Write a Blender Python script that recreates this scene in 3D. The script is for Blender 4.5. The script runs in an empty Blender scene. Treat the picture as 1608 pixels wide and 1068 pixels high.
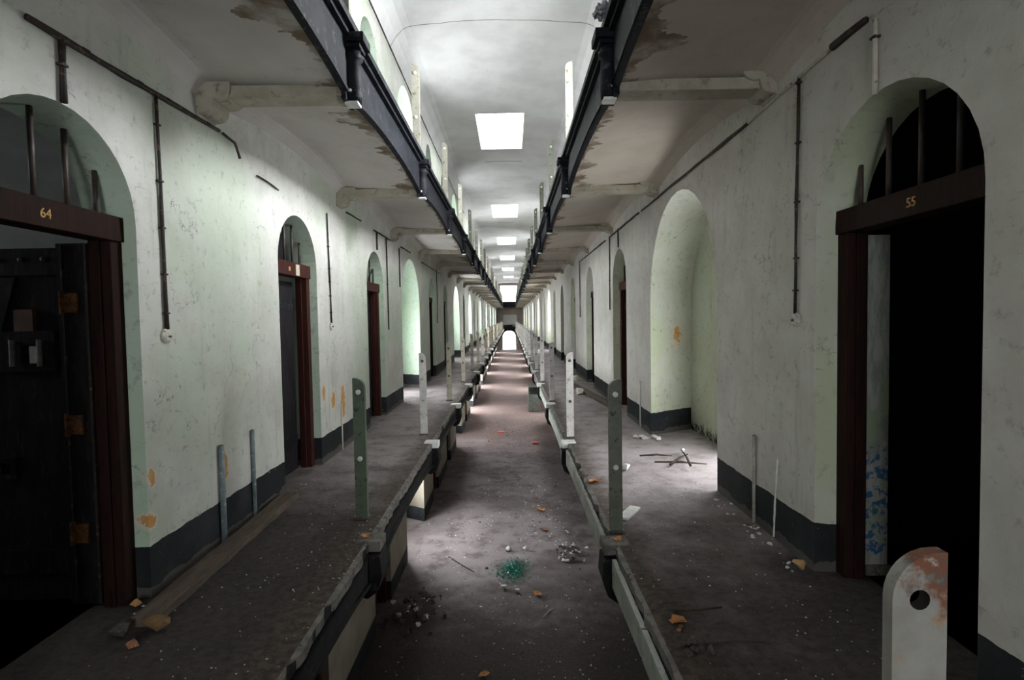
import bpy, bmesh, math, random
from mathutils import Vector, Matrix
from mathutils.geometry import tessellate_polygon

random.seed(11)
C = bpy.context.scene.collection
sc = bpy.context.scene
PI = math.pi

# ---------------------------------------------------------------- setting dimensions (metres)
XL, XR = -2.0, 1.74            # wall planes; the photographer stands at x = 0, y = 0 on the walkway level
ZG, ZM, ZU, ZC = -3.0, 0.0, 3.35, 6.5   # ground, walkway, upper gallery, ceiling springing
Y0, Y1 = -5.0, 79.0            # ends of the wing
EL, ER = -0.98, 0.655          # walkway edges
UL, UR = -1.065, 0.725         # upper gallery edges
SL, SU = 2.95, 2.83            # bracket spacing below / above
BL0, BU0 = 3.72, 3.68          # first brackets

# ---------------------------------------------------------------- mesh helper
class MB:
    def __init__(s):
        s.v = []; s.f = []; s.m = []
    def vert(s, p):
        s.v.append(tuple(p)); return len(s.v) - 1
    def face(s, pts, m=0):
        s.f.append([s.vert(p) for p in pts]); s.m.append(m)
    def box(s, x0, x1, y0, y1, z0, z1, m=0):
        b = len(s.v)
        for z in (z0, z1):
            for x, y in ((x0, y0), (x1, y0), (x1, y1), (x0, y1)):
                s.v.append((x, y, z))
        for q in ((3, 2, 1, 0), (4, 5, 6, 7), (0, 1, 5, 4), (1, 2, 6, 5), (2, 3, 7, 6), (3, 0, 4, 7)):
            s.f.append([b + i for i in q]); s.m.append(m)
    def prism(s, outline, axis, a, b, m=0):
        """outline of 2D points pushed along an axis ('x': pts are (y,z); 'y': (x,z); 'z': (x,y))"""
        def P(u, v, w):
            return (w, u, v) if axis == 'x' else ((u, w, v) if axis == 'y' else (u, v, w))
        n = len(outline); base = len(s.v)
        for w in (a, b):
            for u, v in outline: s.v.append(P(u, v, w))
        s.f.append([base + i for i in range(n)][::-1]); s.m.append(m)
        s.f.append([base + n + i for i in range(n)]); s.m.append(m)
        for i in range(n):
            j = (i + 1) % n
            s.f.append([base + i, base + j, base + n + j, base + n + i]); s.m.append(m)
    def plate(s, outer, holes, axis, a, b, m=0, mh=None):
        """flat plate with real holes"""
        def P(u, v, w):
            return (w, u, v) if axis == 'x' else ((u, w, v) if axis == 'y' else (u, v, w))
        loops = [outer] + holes
        tris = tessellate_polygon([[Vector((u, v, 0)) for u, v in l] for l in loops])
        flat = [p for l in loops for p in l]
        n = len(flat); base = len(s.v)
        for w in (a, b):
            for u, v in flat: s.v.append(P(u, v, w))
        for t in tris:
            s.f.append([base + i for i in t]); s.m.append(m)
            s.f.append([base + n + i for i in t][::-1]); s.m.append(m)
        k = 0
        for l in loops:
            for i in range(len(l)):
                j = (i + 1) % len(l)
                s.f.append([base + k + i, base + k + j, base + n + k + j, base + n + k + i]); s.m.append(m if l is outer or mh is None else mh)
            k += len(l)
    def tube(s, pts, r, n=8, m=0, cap=True):
        pts = [Vector(p) for p in pts]; rings = []
        for i, p in enumerate(pts):
            d = (pts[min(i + 1, len(pts) - 1)] - pts[max(i - 1, 0)]).normalized()
            ref = Vector((0, 0, 1)) if abs(d.z) < .9 else Vector((1, 0, 0))
            a = d.cross(ref).normalized(); b = d.cross(a)
            rr = r[i] if isinstance(r, (list, tuple)) else r
            rings.append([s.vert(p + (a * math.cos(t) + b * math.sin(t)) * rr) for t in [2 * PI * k / n for k in range(n)]])
        for A, B in zip(rings, rings[1:]):
            for k in range(n):
                s.f.append([A[k], A[(k + 1) % n], B[(k + 1) % n], B[k]]); s.m.append(m)
        if cap:
            s.f.append(rings[0][::-1]); s.m.append(m); s.f.append(rings[-1]); s.m.append(m)
    def lathe(s, prof, c=(0, 0, 0), n=16, m=0):
        rings = []
        for r, z in prof:
            rings.append([s.vert((c[0] + r * math.cos(2 * PI * k / n), c[1] + r * math.sin(2 * PI * k / n), c[2] + z)) for k in range(n)])
        for A, B in zip(rings, rings[1:]):
            for k in range(n):
                s.f.append([A[k], A[(k + 1) % n], B[(k + 1) % n], B[k]]); s.m.append(m)
        s.f.append(rings[0][::-1]); s.m.append(m); s.f.append(rings[-1]); s.m.append(m)
    def lump(s, c, r, flat=.6, m=0, rnd=random, n=11):
        bm = bmesh.new()
        for _ in range(n):
            d = Vector((rnd.gauss(0, 1), rnd.gauss(0, 1), rnd.gauss(0, 1))).normalized() * r * rnd.uniform(.75, 1)
            d.z *= flat; bm.verts.new(d)
        g = bmesh.ops.convex_hull(bm, input=bm.verts)
        junk = [e for e in g['geom_interior'] if isinstance(e, bmesh.types.BMVert)]
        bmesh.ops.delete(bm, geom=junk, context='VERTS')
        zmin = min(v.co.z for v in bm.verts)
        base = len(s.v); bm.verts.index_update()
        for v in bm.verts: s.v.append((c[0] + v.co.x, c[1] + v.co.y, c[2] + v.co.z - zmin))
        for f in bm.faces: s.f.append([base + v.index for v in f.verts]); s.m.append(m)
        bm.free()
    def build(s, name, mats, parent=None, smooth=False, bevel=0, fix=True):
        me = bpy.data.meshes.new(name)
        me.from_pydata(s.v, [], s.f)
        if not isinstance(mats, (list, tuple)): mats = [mats]
        for m in mats: me.materials.append(m)
        me.polygons.foreach_set('material_index', s.m)
        if fix:
            bm = bmesh.new(); bm.from_mesh(me)
            bmesh.ops.remove_doubles(bm, verts=bm.verts, dist=1e-5)
            bmesh.ops.recalc_face_normals(bm, faces=bm.faces)
            bm.to_mesh(me); bm.free()
        if smooth:
            for p in me.polygons: p.use_smooth = True
        o = bpy.data.objects.new(name, me); C.objects.link(o)
        if parent: o.parent = parent
        if bevel:
            b = o.modifiers.new('bevel', 'BEVEL'); b.width = bevel; b.segments = 2; b.limit_method = 'ANGLE'
        return o

def tag(o, label, cat, group=None, kind=None):
    o['label'] = label; o['category'] = cat
    if group: o['group'] = group
    if kind: o['kind'] = kind
    return o
def thing(name, label, cat, loc=(0, 0, 0), group=None, kind=None, rz=0):
    o = bpy.data.objects.new(name, None); C.objects.link(o)
    o.location = loc; o.rotation_euler = (0, 0, rz); o.empty_display_size = .05
    return tag(o, label, cat, group, kind)
def dup(root, loc, label, rz=None, group=None):
    def cp(o, par):
        c = o.copy(); C.objects.link(c); c.parent = par
        for ch in [x for x in bpy.data.objects if x.parent == o]: cp(ch, c)
        return c
    r = cp(root, None); r.location = loc
    if rz is not None: r.rotation_euler = (0, 0, rz)
    r['label'] = label
    if group: r['group'] = group
    return r
ORD = ['first', 'second', 'third', 'fourth', 'fifth', 'sixth', 'seventh', 'eighth', 'ninth', 'tenth', 'eleventh', 'twelfth']

# ---------------------------------------------------------------- materials
class NT:
    def __init__(s, name):
        s.mat = bpy.data.materials.new(name); s.mat.use_nodes = True
        s.t = s.mat.node_tree; s.b = s.t.nodes['Principled BSDF']
    def n(s, typ, **kw):
        x = s.t.nodes.new(typ)
        for k, v in kw.items(): setattr(x, k, v)
        return x
    def put(s, sock, v):
        if isinstance(v, bpy.types.NodeSocket): s.t.links.new(v, sock)
        else: sock.default_value = v
    def math(s, op, a, b=0.0, clamp=False):
        x = s.n('ShaderNodeMath', operation=op, use_clamp=clamp); s.put(x.inputs[0], a); s.put(x.inputs[1], b); return x.outputs[0]
    def mix(s, f, a, b):
        x = s.n('ShaderNodeMix', data_type='RGBA'); s.put(x.inputs['Factor'], f)
        s.put(x.inputs['A'], a if isinstance(a, bpy.types.NodeSocket) else (*a, 1)); s.put(x.inputs['B'], b if isinstance(b, bpy.types.NodeSocket) else (*b, 1))
        return x.outputs['Result']
    def co(s, world=True):
        if world: return s.n('ShaderNodeNewGeometry').outputs['Position']
        return s.n('ShaderNodeTexCoord').outputs['Object']
    def map(s, v, scale=(1, 1, 1), loc=(0, 0, 0)):
        x = s.n('ShaderNodeMapping'); s.put(x.inputs[0], v); x.inputs['Scale'].default_value = scale; x.inputs['Location'].default_value = loc; return x.outputs[0]
    def noise(s, v, scale, detail=4, rough=.6, dist=0):
        x = s.n('ShaderNodeTexNoise'); s.put(x.inputs['Vector'], v); x.inputs['Scale'].default_value = scale
        x.inputs['Detail'].default_value = detail; x.inputs['Roughness'].default_value = rough; x.inputs['Distortion'].default_value = dist
        return x.outputs['Fac']
    def vor(s, v, scale, feature='DISTANCE_TO_EDGE'):
        x = s.n('ShaderNodeTexVoronoi', feature=feature); s.put(x.inputs['Vector'], v); x.inputs['Scale'].default_value = scale; return x.outputs['Distance']
    def step(s, v, lo, hi):
        x = s.n('ShaderNodeMapRange'); x.interpolation_type = 'SMOOTHSTEP'
        s.put(x.inputs[0], v); s.put(x.inputs[1], lo); s.put(x.inputs[2], hi); return x.outputs[0]
    def bump(s, h, strength=.3, dist=.02):
        x = s.n('ShaderNodeBump'); x.inputs['Strength'].default_value = strength; x.inputs['Distance'].default_value = dist
        s.put(x.inputs['Height'], h); s.put(s.b.inputs['Normal'], x.outputs[0])
    def fin(s, col, rough=.85, metal=0, spec=.3):
        s.put(s.b.inputs['Base Color'], col if isinstance(col, bpy.types.NodeSocket) else (*col, 1))
        s.put(s.b.inputs['Roughness'], rough); s.put(s.b.inputs['Metallic'], metal); s.put(s.b.inputs['Specular IOR Level'], spec)
        return s.mat

def wall_material(name, green_amount, patches, base_a, base_b, green, dado=True):
    t = NT(name); p = t.co()
    big = t.noise(p, .55, 3); mid = t.noise(p, 2.3, 6, .65); fine = t.noise(p, 14, 5, .7)
    col = t.mix(t.step(mid, .35, .7), base_a, base_b)
    col = t.mix(t.math('MULTIPLY', t.step(t.noise(t.map(p, loc=(3, 5, 1)), .7, 3), .42, .62), green_amount), col, green)
    # rain streaks and grime with their own shapes
    streak = t.noise(t.map(p, (5, 5, .5)), 1.6, 4, .6)
    col = t.mix(t.math('MULTIPLY', t.step(streak, .56, .75), .35), col, (.30, .27, .24))
    col = t.mix(t.math('MULTIPLY', t.step(fine, .55, .70), .5), col, (.24, .22, .19))
    scuff = t.noise(t.map(p, (3, 3, 14), (7, 2, 4)), 2.2, 5, .7, 1.5)
    col = t.mix(t.math('MULTIPLY', t.step(scuff, .63, .69), .6), col, (.20, .18, .16))
    col = t.mix(t.math('MULTIPLY', t.step(t.noise(t.map(p, loc=(2, 2, 2)), 1.4, 5, .65), .55, .75), .4), col, (.40, .34, .28))
    crack = t.math('ABSOLUTE', t.math('SUBTRACT', t.noise(t.map(p, loc=(1, 2, 6)), 1.1, 8, .62), .5))
    cm = t.math('MULTIPLY', t.math('LESS_THAN', crack, .0022), t.step(t.noise(t.map(p, loc=(4, 1, 9)), 1.7, 3), .54, .6))
    col = t.mix(t.math('MULTIPLY', cm, .7), col, (.12, .11, .10))
    warp = t.math('MULTIPLY', t.math('SUBTRACT', t.noise(p, 19, 6, .75), .5), .42)
    for (x, y, z, ry, rz) in patches:
        sub = t.n('ShaderNodeVectorMath', operation='SUBTRACT'); t.put(sub.inputs[0], p); sub.inputs[1].default_value = (x, y, z)
        mul = t.n('ShaderNodeVectorMath', operation='MULTIPLY'); t.put(mul.inputs[0], sub.outputs[0]); mul.inputs[1].default_value = (.6 / ry, 1 / ry, 1 / rz)
        ln = t.n('ShaderNodeVectorMath', operation='LENGTH'); t.put(ln.inputs[0], mul.outputs[0])
        d = t.math('ADD', ln.outputs['Value'], t.math('MULTIPLY', warp, 6))
        col = t.mix(t.math('LESS_THAN', d, 1.15), col, (.62, .56, .46))
        col = t.mix(t.math('LESS_THAN', d, .8), col, t.mix(t.step(fine, .4, .6), (.55, .25, .06), (.50, .34, .17)))
    h = t.math('ADD', t.math('MULTIPLY', mid, .6), t.math('MULTIPLY', fine, .25))
    rough = .8
    if dado:
        z = t.n('ShaderNodeSeparateXYZ'); t.put(z.inputs[0], p); z = z.outputs['Z']
        wob = t.math('MULTIPLY', t.math('SUBTRACT', t.noise(p, 6, 3), .5), .035)
        zz = t.math('ADD', z, wob)
        def band(a, b): return t.math('MULTIPLY', t.math('GREATER_THAN', zz, a), t.math('LESS_THAN', zz, b))
        dm = t.math('ADD', band(-.2, .285), t.math('ADD', band(ZG - .2, ZG + .30), band(ZU - .2, ZU + .285)), True)
        chips = t.step(t.noise(p, 17, 6, .75), .66, .69)
        dc = t.mix(t.step(mid, .4, .7), (.013, .015, .017), (.030, .032, .036))
        dc = t.mix(chips, dc, (.42, .42, .40))
        low = t.math('SUBTRACT', zz, t.math('MULTIPLY', t.noise(p, 5, 4), .12))
        dust = t.math('MULTIPLY', t.math('MULTIPLY', t.math('LESS_THAN', low, .0), t.math('GREATER_THAN', low, -.2)), .45)
        dc = t.mix(dust, dc, (.17, .15, .13))
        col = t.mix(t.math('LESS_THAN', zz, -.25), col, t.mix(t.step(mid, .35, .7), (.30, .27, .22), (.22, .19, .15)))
        col = t.mix(dm, col, dc)
    t.bump(h, .35, .03)
    return t.fin(col, rough, 0, .25)

PL = [(XL, 3.0, .66, .035, .055), (XL, 2.98, .42, .045, .045), (XL, 3.76, .52, .05, .12), (XL, 6.1, .62, .07, .12), (XL, 6.45, .55, .1, .22), (XL, 5.8, .75, .05, .1), (XL, 6.9, .5, .06, .16)]
PR = [(2.2, 7.02, 1.25, .08, .16), (XR, 3.15, .15, .03, .04)]
M_WALL_L = wall_material('wall_paint_left', .55, PL, (.60, .60, .56), (.49, .48, .45), (.42, .50, .38))
M_WALL_R = wall_material('wall_paint_right', .12, PR, (.60, .58, .55), (.50, .475, .445), (.43, .50, .37))
M_REV_L = wall_material('reveal_paint_left', .8, PL, (.52, .62, .52), (.48, .58, .46), (.44, .56, .42))
M_REV_R = wall_material('reveal_paint_right', .75, PR, (.60, .62, .55), (.55, .55, .47), (.50, .56, .36))

def niche_mould(m):
    t = NT.__new__(NT); t.mat = m; t.t = m.node_tree; t.b = t.t.nodes['Principled BSDF']
    old = t.b.inputs['Base Color'].links[0].from_socket; p = t.co()
    z = t.n('ShaderNodeSeparateXYZ'); t.put(z.inputs[0], p); z = z.outputs['Z']
    d = t.math('ADD', z, t.math('MULTIPLY', t.math('SUBTRACT', t.noise(t.map(p, (9, 9, .8)), 3, 6, .75), .5), .5))
    mk = t.math('MULTIPLY', t.math('LESS_THAN', d, .10), t.math('GREATER_THAN', z, -.2))
    t.put(t.b.inputs['Base Color'], t.mix(t.math('MULTIPLY', mk, t.step(t.noise(p, 16, 6, .8), .42, .52)), old, (.035, .036, .03)))
    return m
M_NICHE_L = niche_mould(wall_material('niche_paint_left', .9, [], (.50, .60, .46), (.47, .56, .40), (.46, .58, .38), False))
M_NICHE_R = niche_mould(wall_material('niche_paint_right', .9, [], (.58, .61, .52), (.53, .55, .43), (.52, .58, .33), False))
def simple(name, cols, scale=4, rough=.7, metal=0, bump=.2, world=False, stretch=(1, 1, 1), spec=.4, lo=.38, hi=.62):
    t = NT(name); p = t.map(t.co(world), stretch)
    a = t.noise(p, scale, 6, .65)
    col = t.mix(t.step(a, lo, hi), cols[0], cols[1])
    if len(cols) > 2: col = t.mix(t.step(t.noise(p, scale * 2.7, 6, .7), .56, .64), col, cols[2])
    if len(cols) > 3: col = t.mix(t.step(t.noise(t.map(p, loc=(9, 4, 2)), scale * 1.6, 6, .7), .60, .66), col, cols[3])
    if bump: t.bump(a, bump, .01)
    return t.fin(col, rough, metal, spec)
def emit(name, col, strength):
    t = NT(name); t.fin((.8, .8, .8), .5)
    t.b.inputs['Emission Color'].default_value = (*col, 1); t.b.inputs['Emission Strength'].default_value = strength
    return t.mat

M_IRON = simple('black_painted_iron', [(.006, .007, .010), (.014, .015, .020), (.05, .05, .06)], 5, .62, 0, .25, True, spec=.12)
M_IRONLOW = simple('dull_black_iron', [(.006, .006, .007), (.012, .012, .012), (.03, .027, .024)], 7, .7, 0, .25, True, spec=.15)  # near-black, a little less blue than the upper iron
M_FASCIA = simple('pale_fascia_paint', [(.40, .41, .37), (.30, .33, .28), (.20, .17, .14)], 5, .7, 0, .2, True)
M_STONE = simple('limewashed_corbel', [(.38, .35, .29), (.31, .28, .22), (.22, .19, .15)], 5, .9, 0, .3, True)
M_WHITE = simple('white_chipped_paint', [(.80, .80, .78), (.66, .65, .63)], 18, .6)
M_PGREEN = simple('green_post_paint', [(.065, .10, .065), (.10, .13, .09), (.04, .035, .026)], 7, .5, 0, .2)
M_PGREY = simple('grey_green_post_paint', [(.11, .12, .09), (.16, .165, .135), (.055, .045, .035)], 7, .5, 0, .2)
M_PWHITE = simple('whitewashed_post_paint', [(.66, .64, .62), (.54, .51, .49), (.33, .26, .24)], 8, .6, 0, .2)
M_PCREAM = simple('cream_rusty_post_paint', [(.58, .54, .44), (.46, .42, .34), (.22, .13, .08)], 8, .6, 0, .2)
M_RUST = simple('orange_rust', [(.20, .085, .025), (.08, .03, .014), (.03, .018, .012)], 30, .9)
M_HOLE = simple('rusty_shaded_hole', [(.012, .008, .006), (.02, .012, .008)], 30, .95)  # dark rust with the hole's inner shade put into the colour
M_DARKBOLT = simple('dark_bolt', [(.05, .05, .05), (.12, .10, .09)], 30, .5)
M_WOOD = simple('red_brown_door_paint', [(.016, .0075, .0055), (.025, .0105, .0075), (.009, .005, .004)], 5, .65, 0, .25, True, (6, 6, .6), spec=.08)
M_WOODRED = simple('oxblood_door_paint', [(.040, .011, .009), (.055, .016, .012), (.018, .008, .006)], 5, .6, 0, .25, True, (6, 6, .6), spec=.15)
M_LEAF = simple('black_door_iron', [(.011, .010, .012), (.022, .019, .023), (.045, .032, .026)], 6, .65, 0, .25, True, (3, 3, .6), spec=.12)
M_BAR = simple('window_bar_iron', [(.03, .022, .02), (.06, .04, .034)], 8, .5)
M_PIPE = simple('dark_conduit', [(.014, .010, .009), (.026, .017, .013), (.13, .07, .035)], 9, .6, 0, .2, True)
M_PIPEPALE = simple('painted_over_conduit', [(.52, .50, .45), (.42, .38, .32), (.16, .09, .05)], 9, .7, 0, .2, True)
M_PIPEBLUE = simple('blue_grey_pipe_paint', [(.20, .24, .26), (.13, .16, .17), (.40, .42, .42)], 12, .5)
M_PLATE = simple('plaster_rose', [(.66, .64, .58), (.5, .48, .42), (.1, .09, .08)], 20, .8)
M_TIMBER = simple('rotten_timber', [(.075, .055, .042), (.12, .09, .07), (.035, .028, .022)], 4, .9, 0, .35, True, (6, .8, 6))
M_STICK = simple('dead_twig', [(.035, .025, .018), (.06, .045, .03)], 10, .9)
M_DRYLEAF = simple('dry_orange_leaf', [(.46, .20, .06), (.30, .13, .05), (.55, .30, .12)], 14, .7)
M_BROWNLEAF = simple('brown_leaf', [(.17, .08, .045), (.10, .055, .035)], 14, .8)
M_CHIP = simple('plaster_chip', [(.66, .65, .62), (.50, .48, .45)], 20, .9)
M_DARKCHIP = simple('dark_rubble', [(.055, .047, .042), (.09, .078, .07), (.028, .025, .022)], 20, .9)
M_BRICK = simple('broken_brick', [(.34, .14, .07), (.24, .10, .06), (.45, .36, .28)], 16, .9)
M_RED = simple('red_wrapper', [(.62, .03, .04), (.5, .03, .035)], 10, .4)
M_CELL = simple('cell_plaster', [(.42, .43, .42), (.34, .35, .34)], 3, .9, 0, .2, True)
M_CELLDARK = simple('unlit_cell_plaster', [(.010, .010, .010), (.016, .016, .015)], 3, .95, 0, .2, True)  # unlit darkness of the cell and door backs put into the colour
M_NUM = simple('ochre_number_paint', [(.55, .33, .10), (.42, .25, .08)], 30, .6)
M_PAPER = simple('pale_paper', [(.62, .58, .46), (.52, .47, .36)], 30, .8)
M_CRATE = simple('grey_cabinet_paint', [(.075, .08, .068), (.11, .115, .10), (.05, .04, .03)], 6, .6)
M_CRATEIN = simple('cabinet_grille', [(.03, .03, .03), (.06, .06, .055)], 10, .7)
M_ENDWALL = simple('end_wall_plaster', [(.48, .41, .37), (.38, .32, .29)], 1.2, .9, 0, .2, True)
M_FRAME = simple('window_frame_paint', [(.55, .56, .54), (.40, .41, .39)], 12, .6)

def peel_material():
    t = NT('peeling_blue_paint'); p = t.co()
    z = t.n('ShaderNodeSeparateXYZ'); t.put(z.inputs[0], p); z = z.outputs['Z']
    a = t.noise(t.map(p, (8, 8, 1.5)), 2.5, 6, .7)
    col = t.mix(t.step(a, .4, .62), (.52, .53, .50), (.30, .32, .30))
    col = t.mix(t.step(t.noise(p, 5, 4), .52, .6), col, (.36, .44, .30))
    zz = t.math('ADD', z, t.math('MULTIPLY', t.math('SUBTRACT', t.noise(p, 12, 5), .5), .3))
    bm = t.math('MULTIPLY', t.math('MULTIPLY', t.math('GREATER_THAN', zz, .12), t.math('LESS_THAN', zz, .74)), t.step(t.noise(p, 16, 6, .75), .49, .54))
    col = t.mix(bm, col, (.05, .15, .32))
    t.bump(a, .3, .01); return t.fin(col, .7)
M_PEEL = peel_material()

def near_post_material():
    t = NT('flaking_white_rust_paint'); p = t.co(False)
    z = t.n('ShaderNodeSeparateXYZ'); t.put(z.inputs[0], p); z = z.outputs['Z']
    a = t.noise(p, 22, 6, .7); b = t.noise(p, 9, 5, .65)
    col = t.mix(t.step(t.noise(p, 6, 6), .4, .65), (.34, .33, .31), (.26, .25, .225))
    col = t.mix(t.step(b, .60, .66), col, (.34, .25, .17))
    hi = t.step(t.math('ADD', z, t.math('MULTIPLY', t.math('SUBTRACT', b, .5), .35)), 1.0, 1.045)
    col = t.mix(t.math('MULTIPLY', hi, t.step(a, .38, .46)), col, t.mix(t.step(a, .5, .6), (.20, .08, .045), (.13, .10, .09)))
    t.bump(a, .5, .006); return t.fin(col, .65)
M_PUPPER = simple('faded_cream_post_paint', [(.30, .29, .24), (.24, .23, .19), (.12, .09, .06)], 8, .6, 0, .2)
M_PNEAR = near_post_material()

def soffit_material(name, edge, sgn, a, b):
    t = NT(name); p = t.co()
    x = t.n('ShaderNodeSeparateXYZ'); t.put(x.inputs[0], p)
    mid = t.noise(p, 1.6, 5); fine = t.noise(p, 12, 5, .7)
    col = t.mix(t.step(mid, .35, .7), a, b)
    col = t.mix(t.math('MULTIPLY', t.step(fine, .58, .72), .25), col, (.20, .17, .14))
    # brown water stains that spread unevenly from behind the girder
    d = t.math('MULTIPLY', t.math('SUBTRACT', x.outputs['X'], edge), sgn)
    reach = t.math('MULTIPLY', t.step(t.noise(t.map(p, (.4, 1, 1), (2, 8, 0)), 2.1, 5, .7), .44, .8), .42)
    st = t.math('LESS_THAN', t.math('ADD', d, t.math('MULTIPLY', t.noise(p, 9, 5), .05)), t.math('ADD', reach, .045))
    col = t.mix(t.math('MULTIPLY', st, t.step(t.noise(p, 5, 5), .25, .6)), col, (.17, .125, .085))
    t.bump(t.math('ADD', mid, t.math('MULTIPLY', fine, .2)), .35, .03)
    return t.fin(col, .9, 0, .2)
M_SOF_L = soffit_material('gallery_soffit_left', UL, -1, (.54, .51, .48), (.46, .43, .40))
M_SOF_R = soffit_material('gallery_soffit_right', UR, 1, (.50, .44, .38), (.43, .38, .32))

def floor_material(name, cols, litter, scale=1.0, edge=None, sgn=1, soil_shade=None):
    t = NT(name); p = t.co()
    big = t.noise(p, .8 * scale, 4); mid = t.noise(p, 3.2 * scale, 6, .7); fine = t.noise(p, 22, 6, .75)
    col = t.mix(t.step(big, .35, .65), cols[0], cols[1])
    col = t.mix(t.math('MULTIPLY', t.step(mid, .48, .7), .7), col, cols[2])
    col = t.mix(t.math('MULTIPLY', t.step(fine, .56, .7), .6), col, (.035, .03, .028))
    fl = t.noise(p, 34, 5, .8)
    col = t.mix(t.math('MULTIPLY', t.step(fl, .67, .70), litter), col, (.50, .49, .46))
    if edge is not None:
        x = t.n('ShaderNodeSeparateXYZ'); t.put(x.inputs[0], p)
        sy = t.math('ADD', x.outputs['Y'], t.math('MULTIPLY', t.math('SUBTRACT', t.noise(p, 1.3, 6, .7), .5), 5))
        col = t.mix(t.math('MULTIPLY', t.math('SUBTRACT', 1, t.step(sy, soil_shade - 1.5, soil_shade + 1.5)), .93), col, t.mix(t.step(fine, .40, .62), (.042, .034, .030), (.020, .016, .014)))  # near floor darkened: soil on walkways, painted landing shade on the ground floor
        if edge < -5: col = t.mix(t.math('MULTIPLY', t.step(sy, 15, 24), t.step(mid, .3, .6)), col, (.20, .135, .12))
        d = t.math('MULTIPLY', t.math('SUBTRACT', x.outputs['X'], edge), sgn)
        d = t.math('ADD', d, t.math('MULTIPLY', t.math('SUBTRACT', t.noise(p, 4, 6, .7), .5), .5))
        col = t.mix(t.math('MULTIPLY', t.math('SUBTRACT', 1, t.step(d, .02, .34)), .8), col, t.mix(t.step(fine, .42, .6), (.085, .062, .045), (.035, .028, .022)))
    t.bump(t.math('ADD', t.math('MULTIPLY', mid, .7), t.math('MULTIPLY', fine, .5)), .5, .025)
    return t.fin(col, .9, 0, .25)
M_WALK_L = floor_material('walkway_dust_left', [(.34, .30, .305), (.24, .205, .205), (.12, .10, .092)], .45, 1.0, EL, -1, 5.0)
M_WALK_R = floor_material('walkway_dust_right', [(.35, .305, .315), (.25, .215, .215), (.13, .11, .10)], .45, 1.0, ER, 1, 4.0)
M_GROUND = floor_material('ground_floor_dirt', [(.22, .19, .195), (.125, .105, .106), (.065, .050, .046)], .8, .8, -6, 1, 8.6)  # dark near end is the landing's shadow put into the colour
M_EDGE = simple('broken_cement_edge', [(.17, .16, .145), (.10, .09, .08), (.03, .026, .024)], 8, .9, 0, .5, True)

def ceiling_material():
    t = NT('barrel_ceiling_plaster'); p = t.co()
    xyz = t.n('ShaderNodeSeparateXYZ'); t.put(xyz.inputs[0], p); X, Y = xyz.outputs['X'], xyz.outputs['Y']
    mid = t.noise(p, 1.2, 5); fine = t.noise(p, 14, 5, .7)
    col = t.mix(t.step(mid, .35, .7), (.66, .66, .66), (.56, .55, .56))
    col = t.mix(t.math('MULTIPLY', t.step(fine, .6, .72), .2), col, (.3, .3, .29))
    w = t.math('MULTIPLY', t.math('SUBTRACT', t.noise(p, 1.5, 4), .5), .10)
    for yc, x0, x1, th in ((9.62, -2.1, 1.9, .011), (18.1, -.75, .45, .028), (29.6, -.6, .3, .03)):
        d = t.math('ABSOLUTE', t.math('SUBTRACT', t.math('ADD', Y, w), yc))
        m = t.math('MULTIPLY', t.math('LESS_THAN', d, th), t.math('MULTIPLY', t.math('GREATER_THAN', X, x0), t.math('LESS_THAN', X, x1)))
        col = t.mix(t.math('MULTIPLY', m, .8), col, (.10, .09, .09))
    t.bump(mid, .25, .03); return t.fin(col, .9, 0, .2)
M_CEIL = ceiling_material()

DAY = (.94, .98, 1.0)
M_SKY = emit('daylit_roof_glass', DAY, 16)
M_WINU = emit('daylit_upper_glass', DAY, 13)
M_WINU1 = emit('daylit_upper_glass_near', DAY, 100)
M_WINU2 = emit('daylit_upper_glass_mid', DAY, 20)
M_WINB = emit('daylit_rear_glass', DAY, 11)
M_WINM = emit('daylit_window_glass', DAY, 10)
M_WINM1 = emit('daylit_window_glass_near', DAY, 8)
M_WING = emit('daylit_ground_glass', DAY, 14)
M_WING1 = emit('daylit_ground_glass_dim', DAY, 2)  # glow held down to keep the near ground floor dark
M_WING2 = emit('daylit_ground_glass_bright', DAY, 24)  # glow raised to brighten the ground floor by the green recess
M_WINC = emit('daylit_cell_glass', DAY, 10)
M_WINE = emit('daylit_end_glass', DAY, 6)

# ---------------------------------------------------------------- walls with arched openings
# (centre along the wall, half width, apex height above its floor, kind)
L_OP = [(2.49, .47, 2.5, 'door'), (5.22, .47, 2.5, 'door'), (8.17, .5, 2.52, 'door'), (11.06, 1.0, 2.72, 'niche'), (14.0, .5, 2.55, 'door'), (16.9, .5, 2.55, 'door'), (20.3, 1.1, 2.72, 'niche'), (23.5, .5, 2.55, 'door'), (27.0, 1.0, 2.72, 'niche')]
R_OP = [(2.57, .555, 2.535, 'door'), (5.72, 1.1, 2.78, 'niche'), (8.78, .54, 2.58, 'door'), (12.05, .55, 2.6, 'door'), (15.3, .55, 2.6, 'door'), (18.5, .55, 2.6, 'door'), (21.7, .55, 2.6, 'door'), (24.8, 1.1, 2.75, 'niche'), (28.0, .55, 2.6, 'door')]
for k in range(16):
    y = 30.2 + 3.0 * k
    L_OP.append((y, 1.0, 2.7, 'niche') if k % 3 == 2 else (y, .5, 2.55, 'door'))
    y = 31.2 + 2.95 * k
    R_OP.append((y, 1.0, 2.7, 'niche') if k % 3 == 1 else (y, .5, 2.6, 'door'))
def depth_of(o):
    return .62 if o[3] == 'niche' else .26
def outline(o, z0, grow=0.0, n=18):
    yc, hw, apex, kind = o
    hw2 = hw + grow; sp = z0 + apex - hw
    pts = [(yc - hw2, z0)]
    for i in range(n + 1):
        a = PI - PI * i / n
        pts.append((yc + hw2 * math.cos(a), sp + (hw + min(grow, .0)) * math.sin(a)))
    pts.append((yc + hw2, z0))
    return pts
CELLS = {('L', 0), ('L', 1), ('R', 0)}
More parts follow.
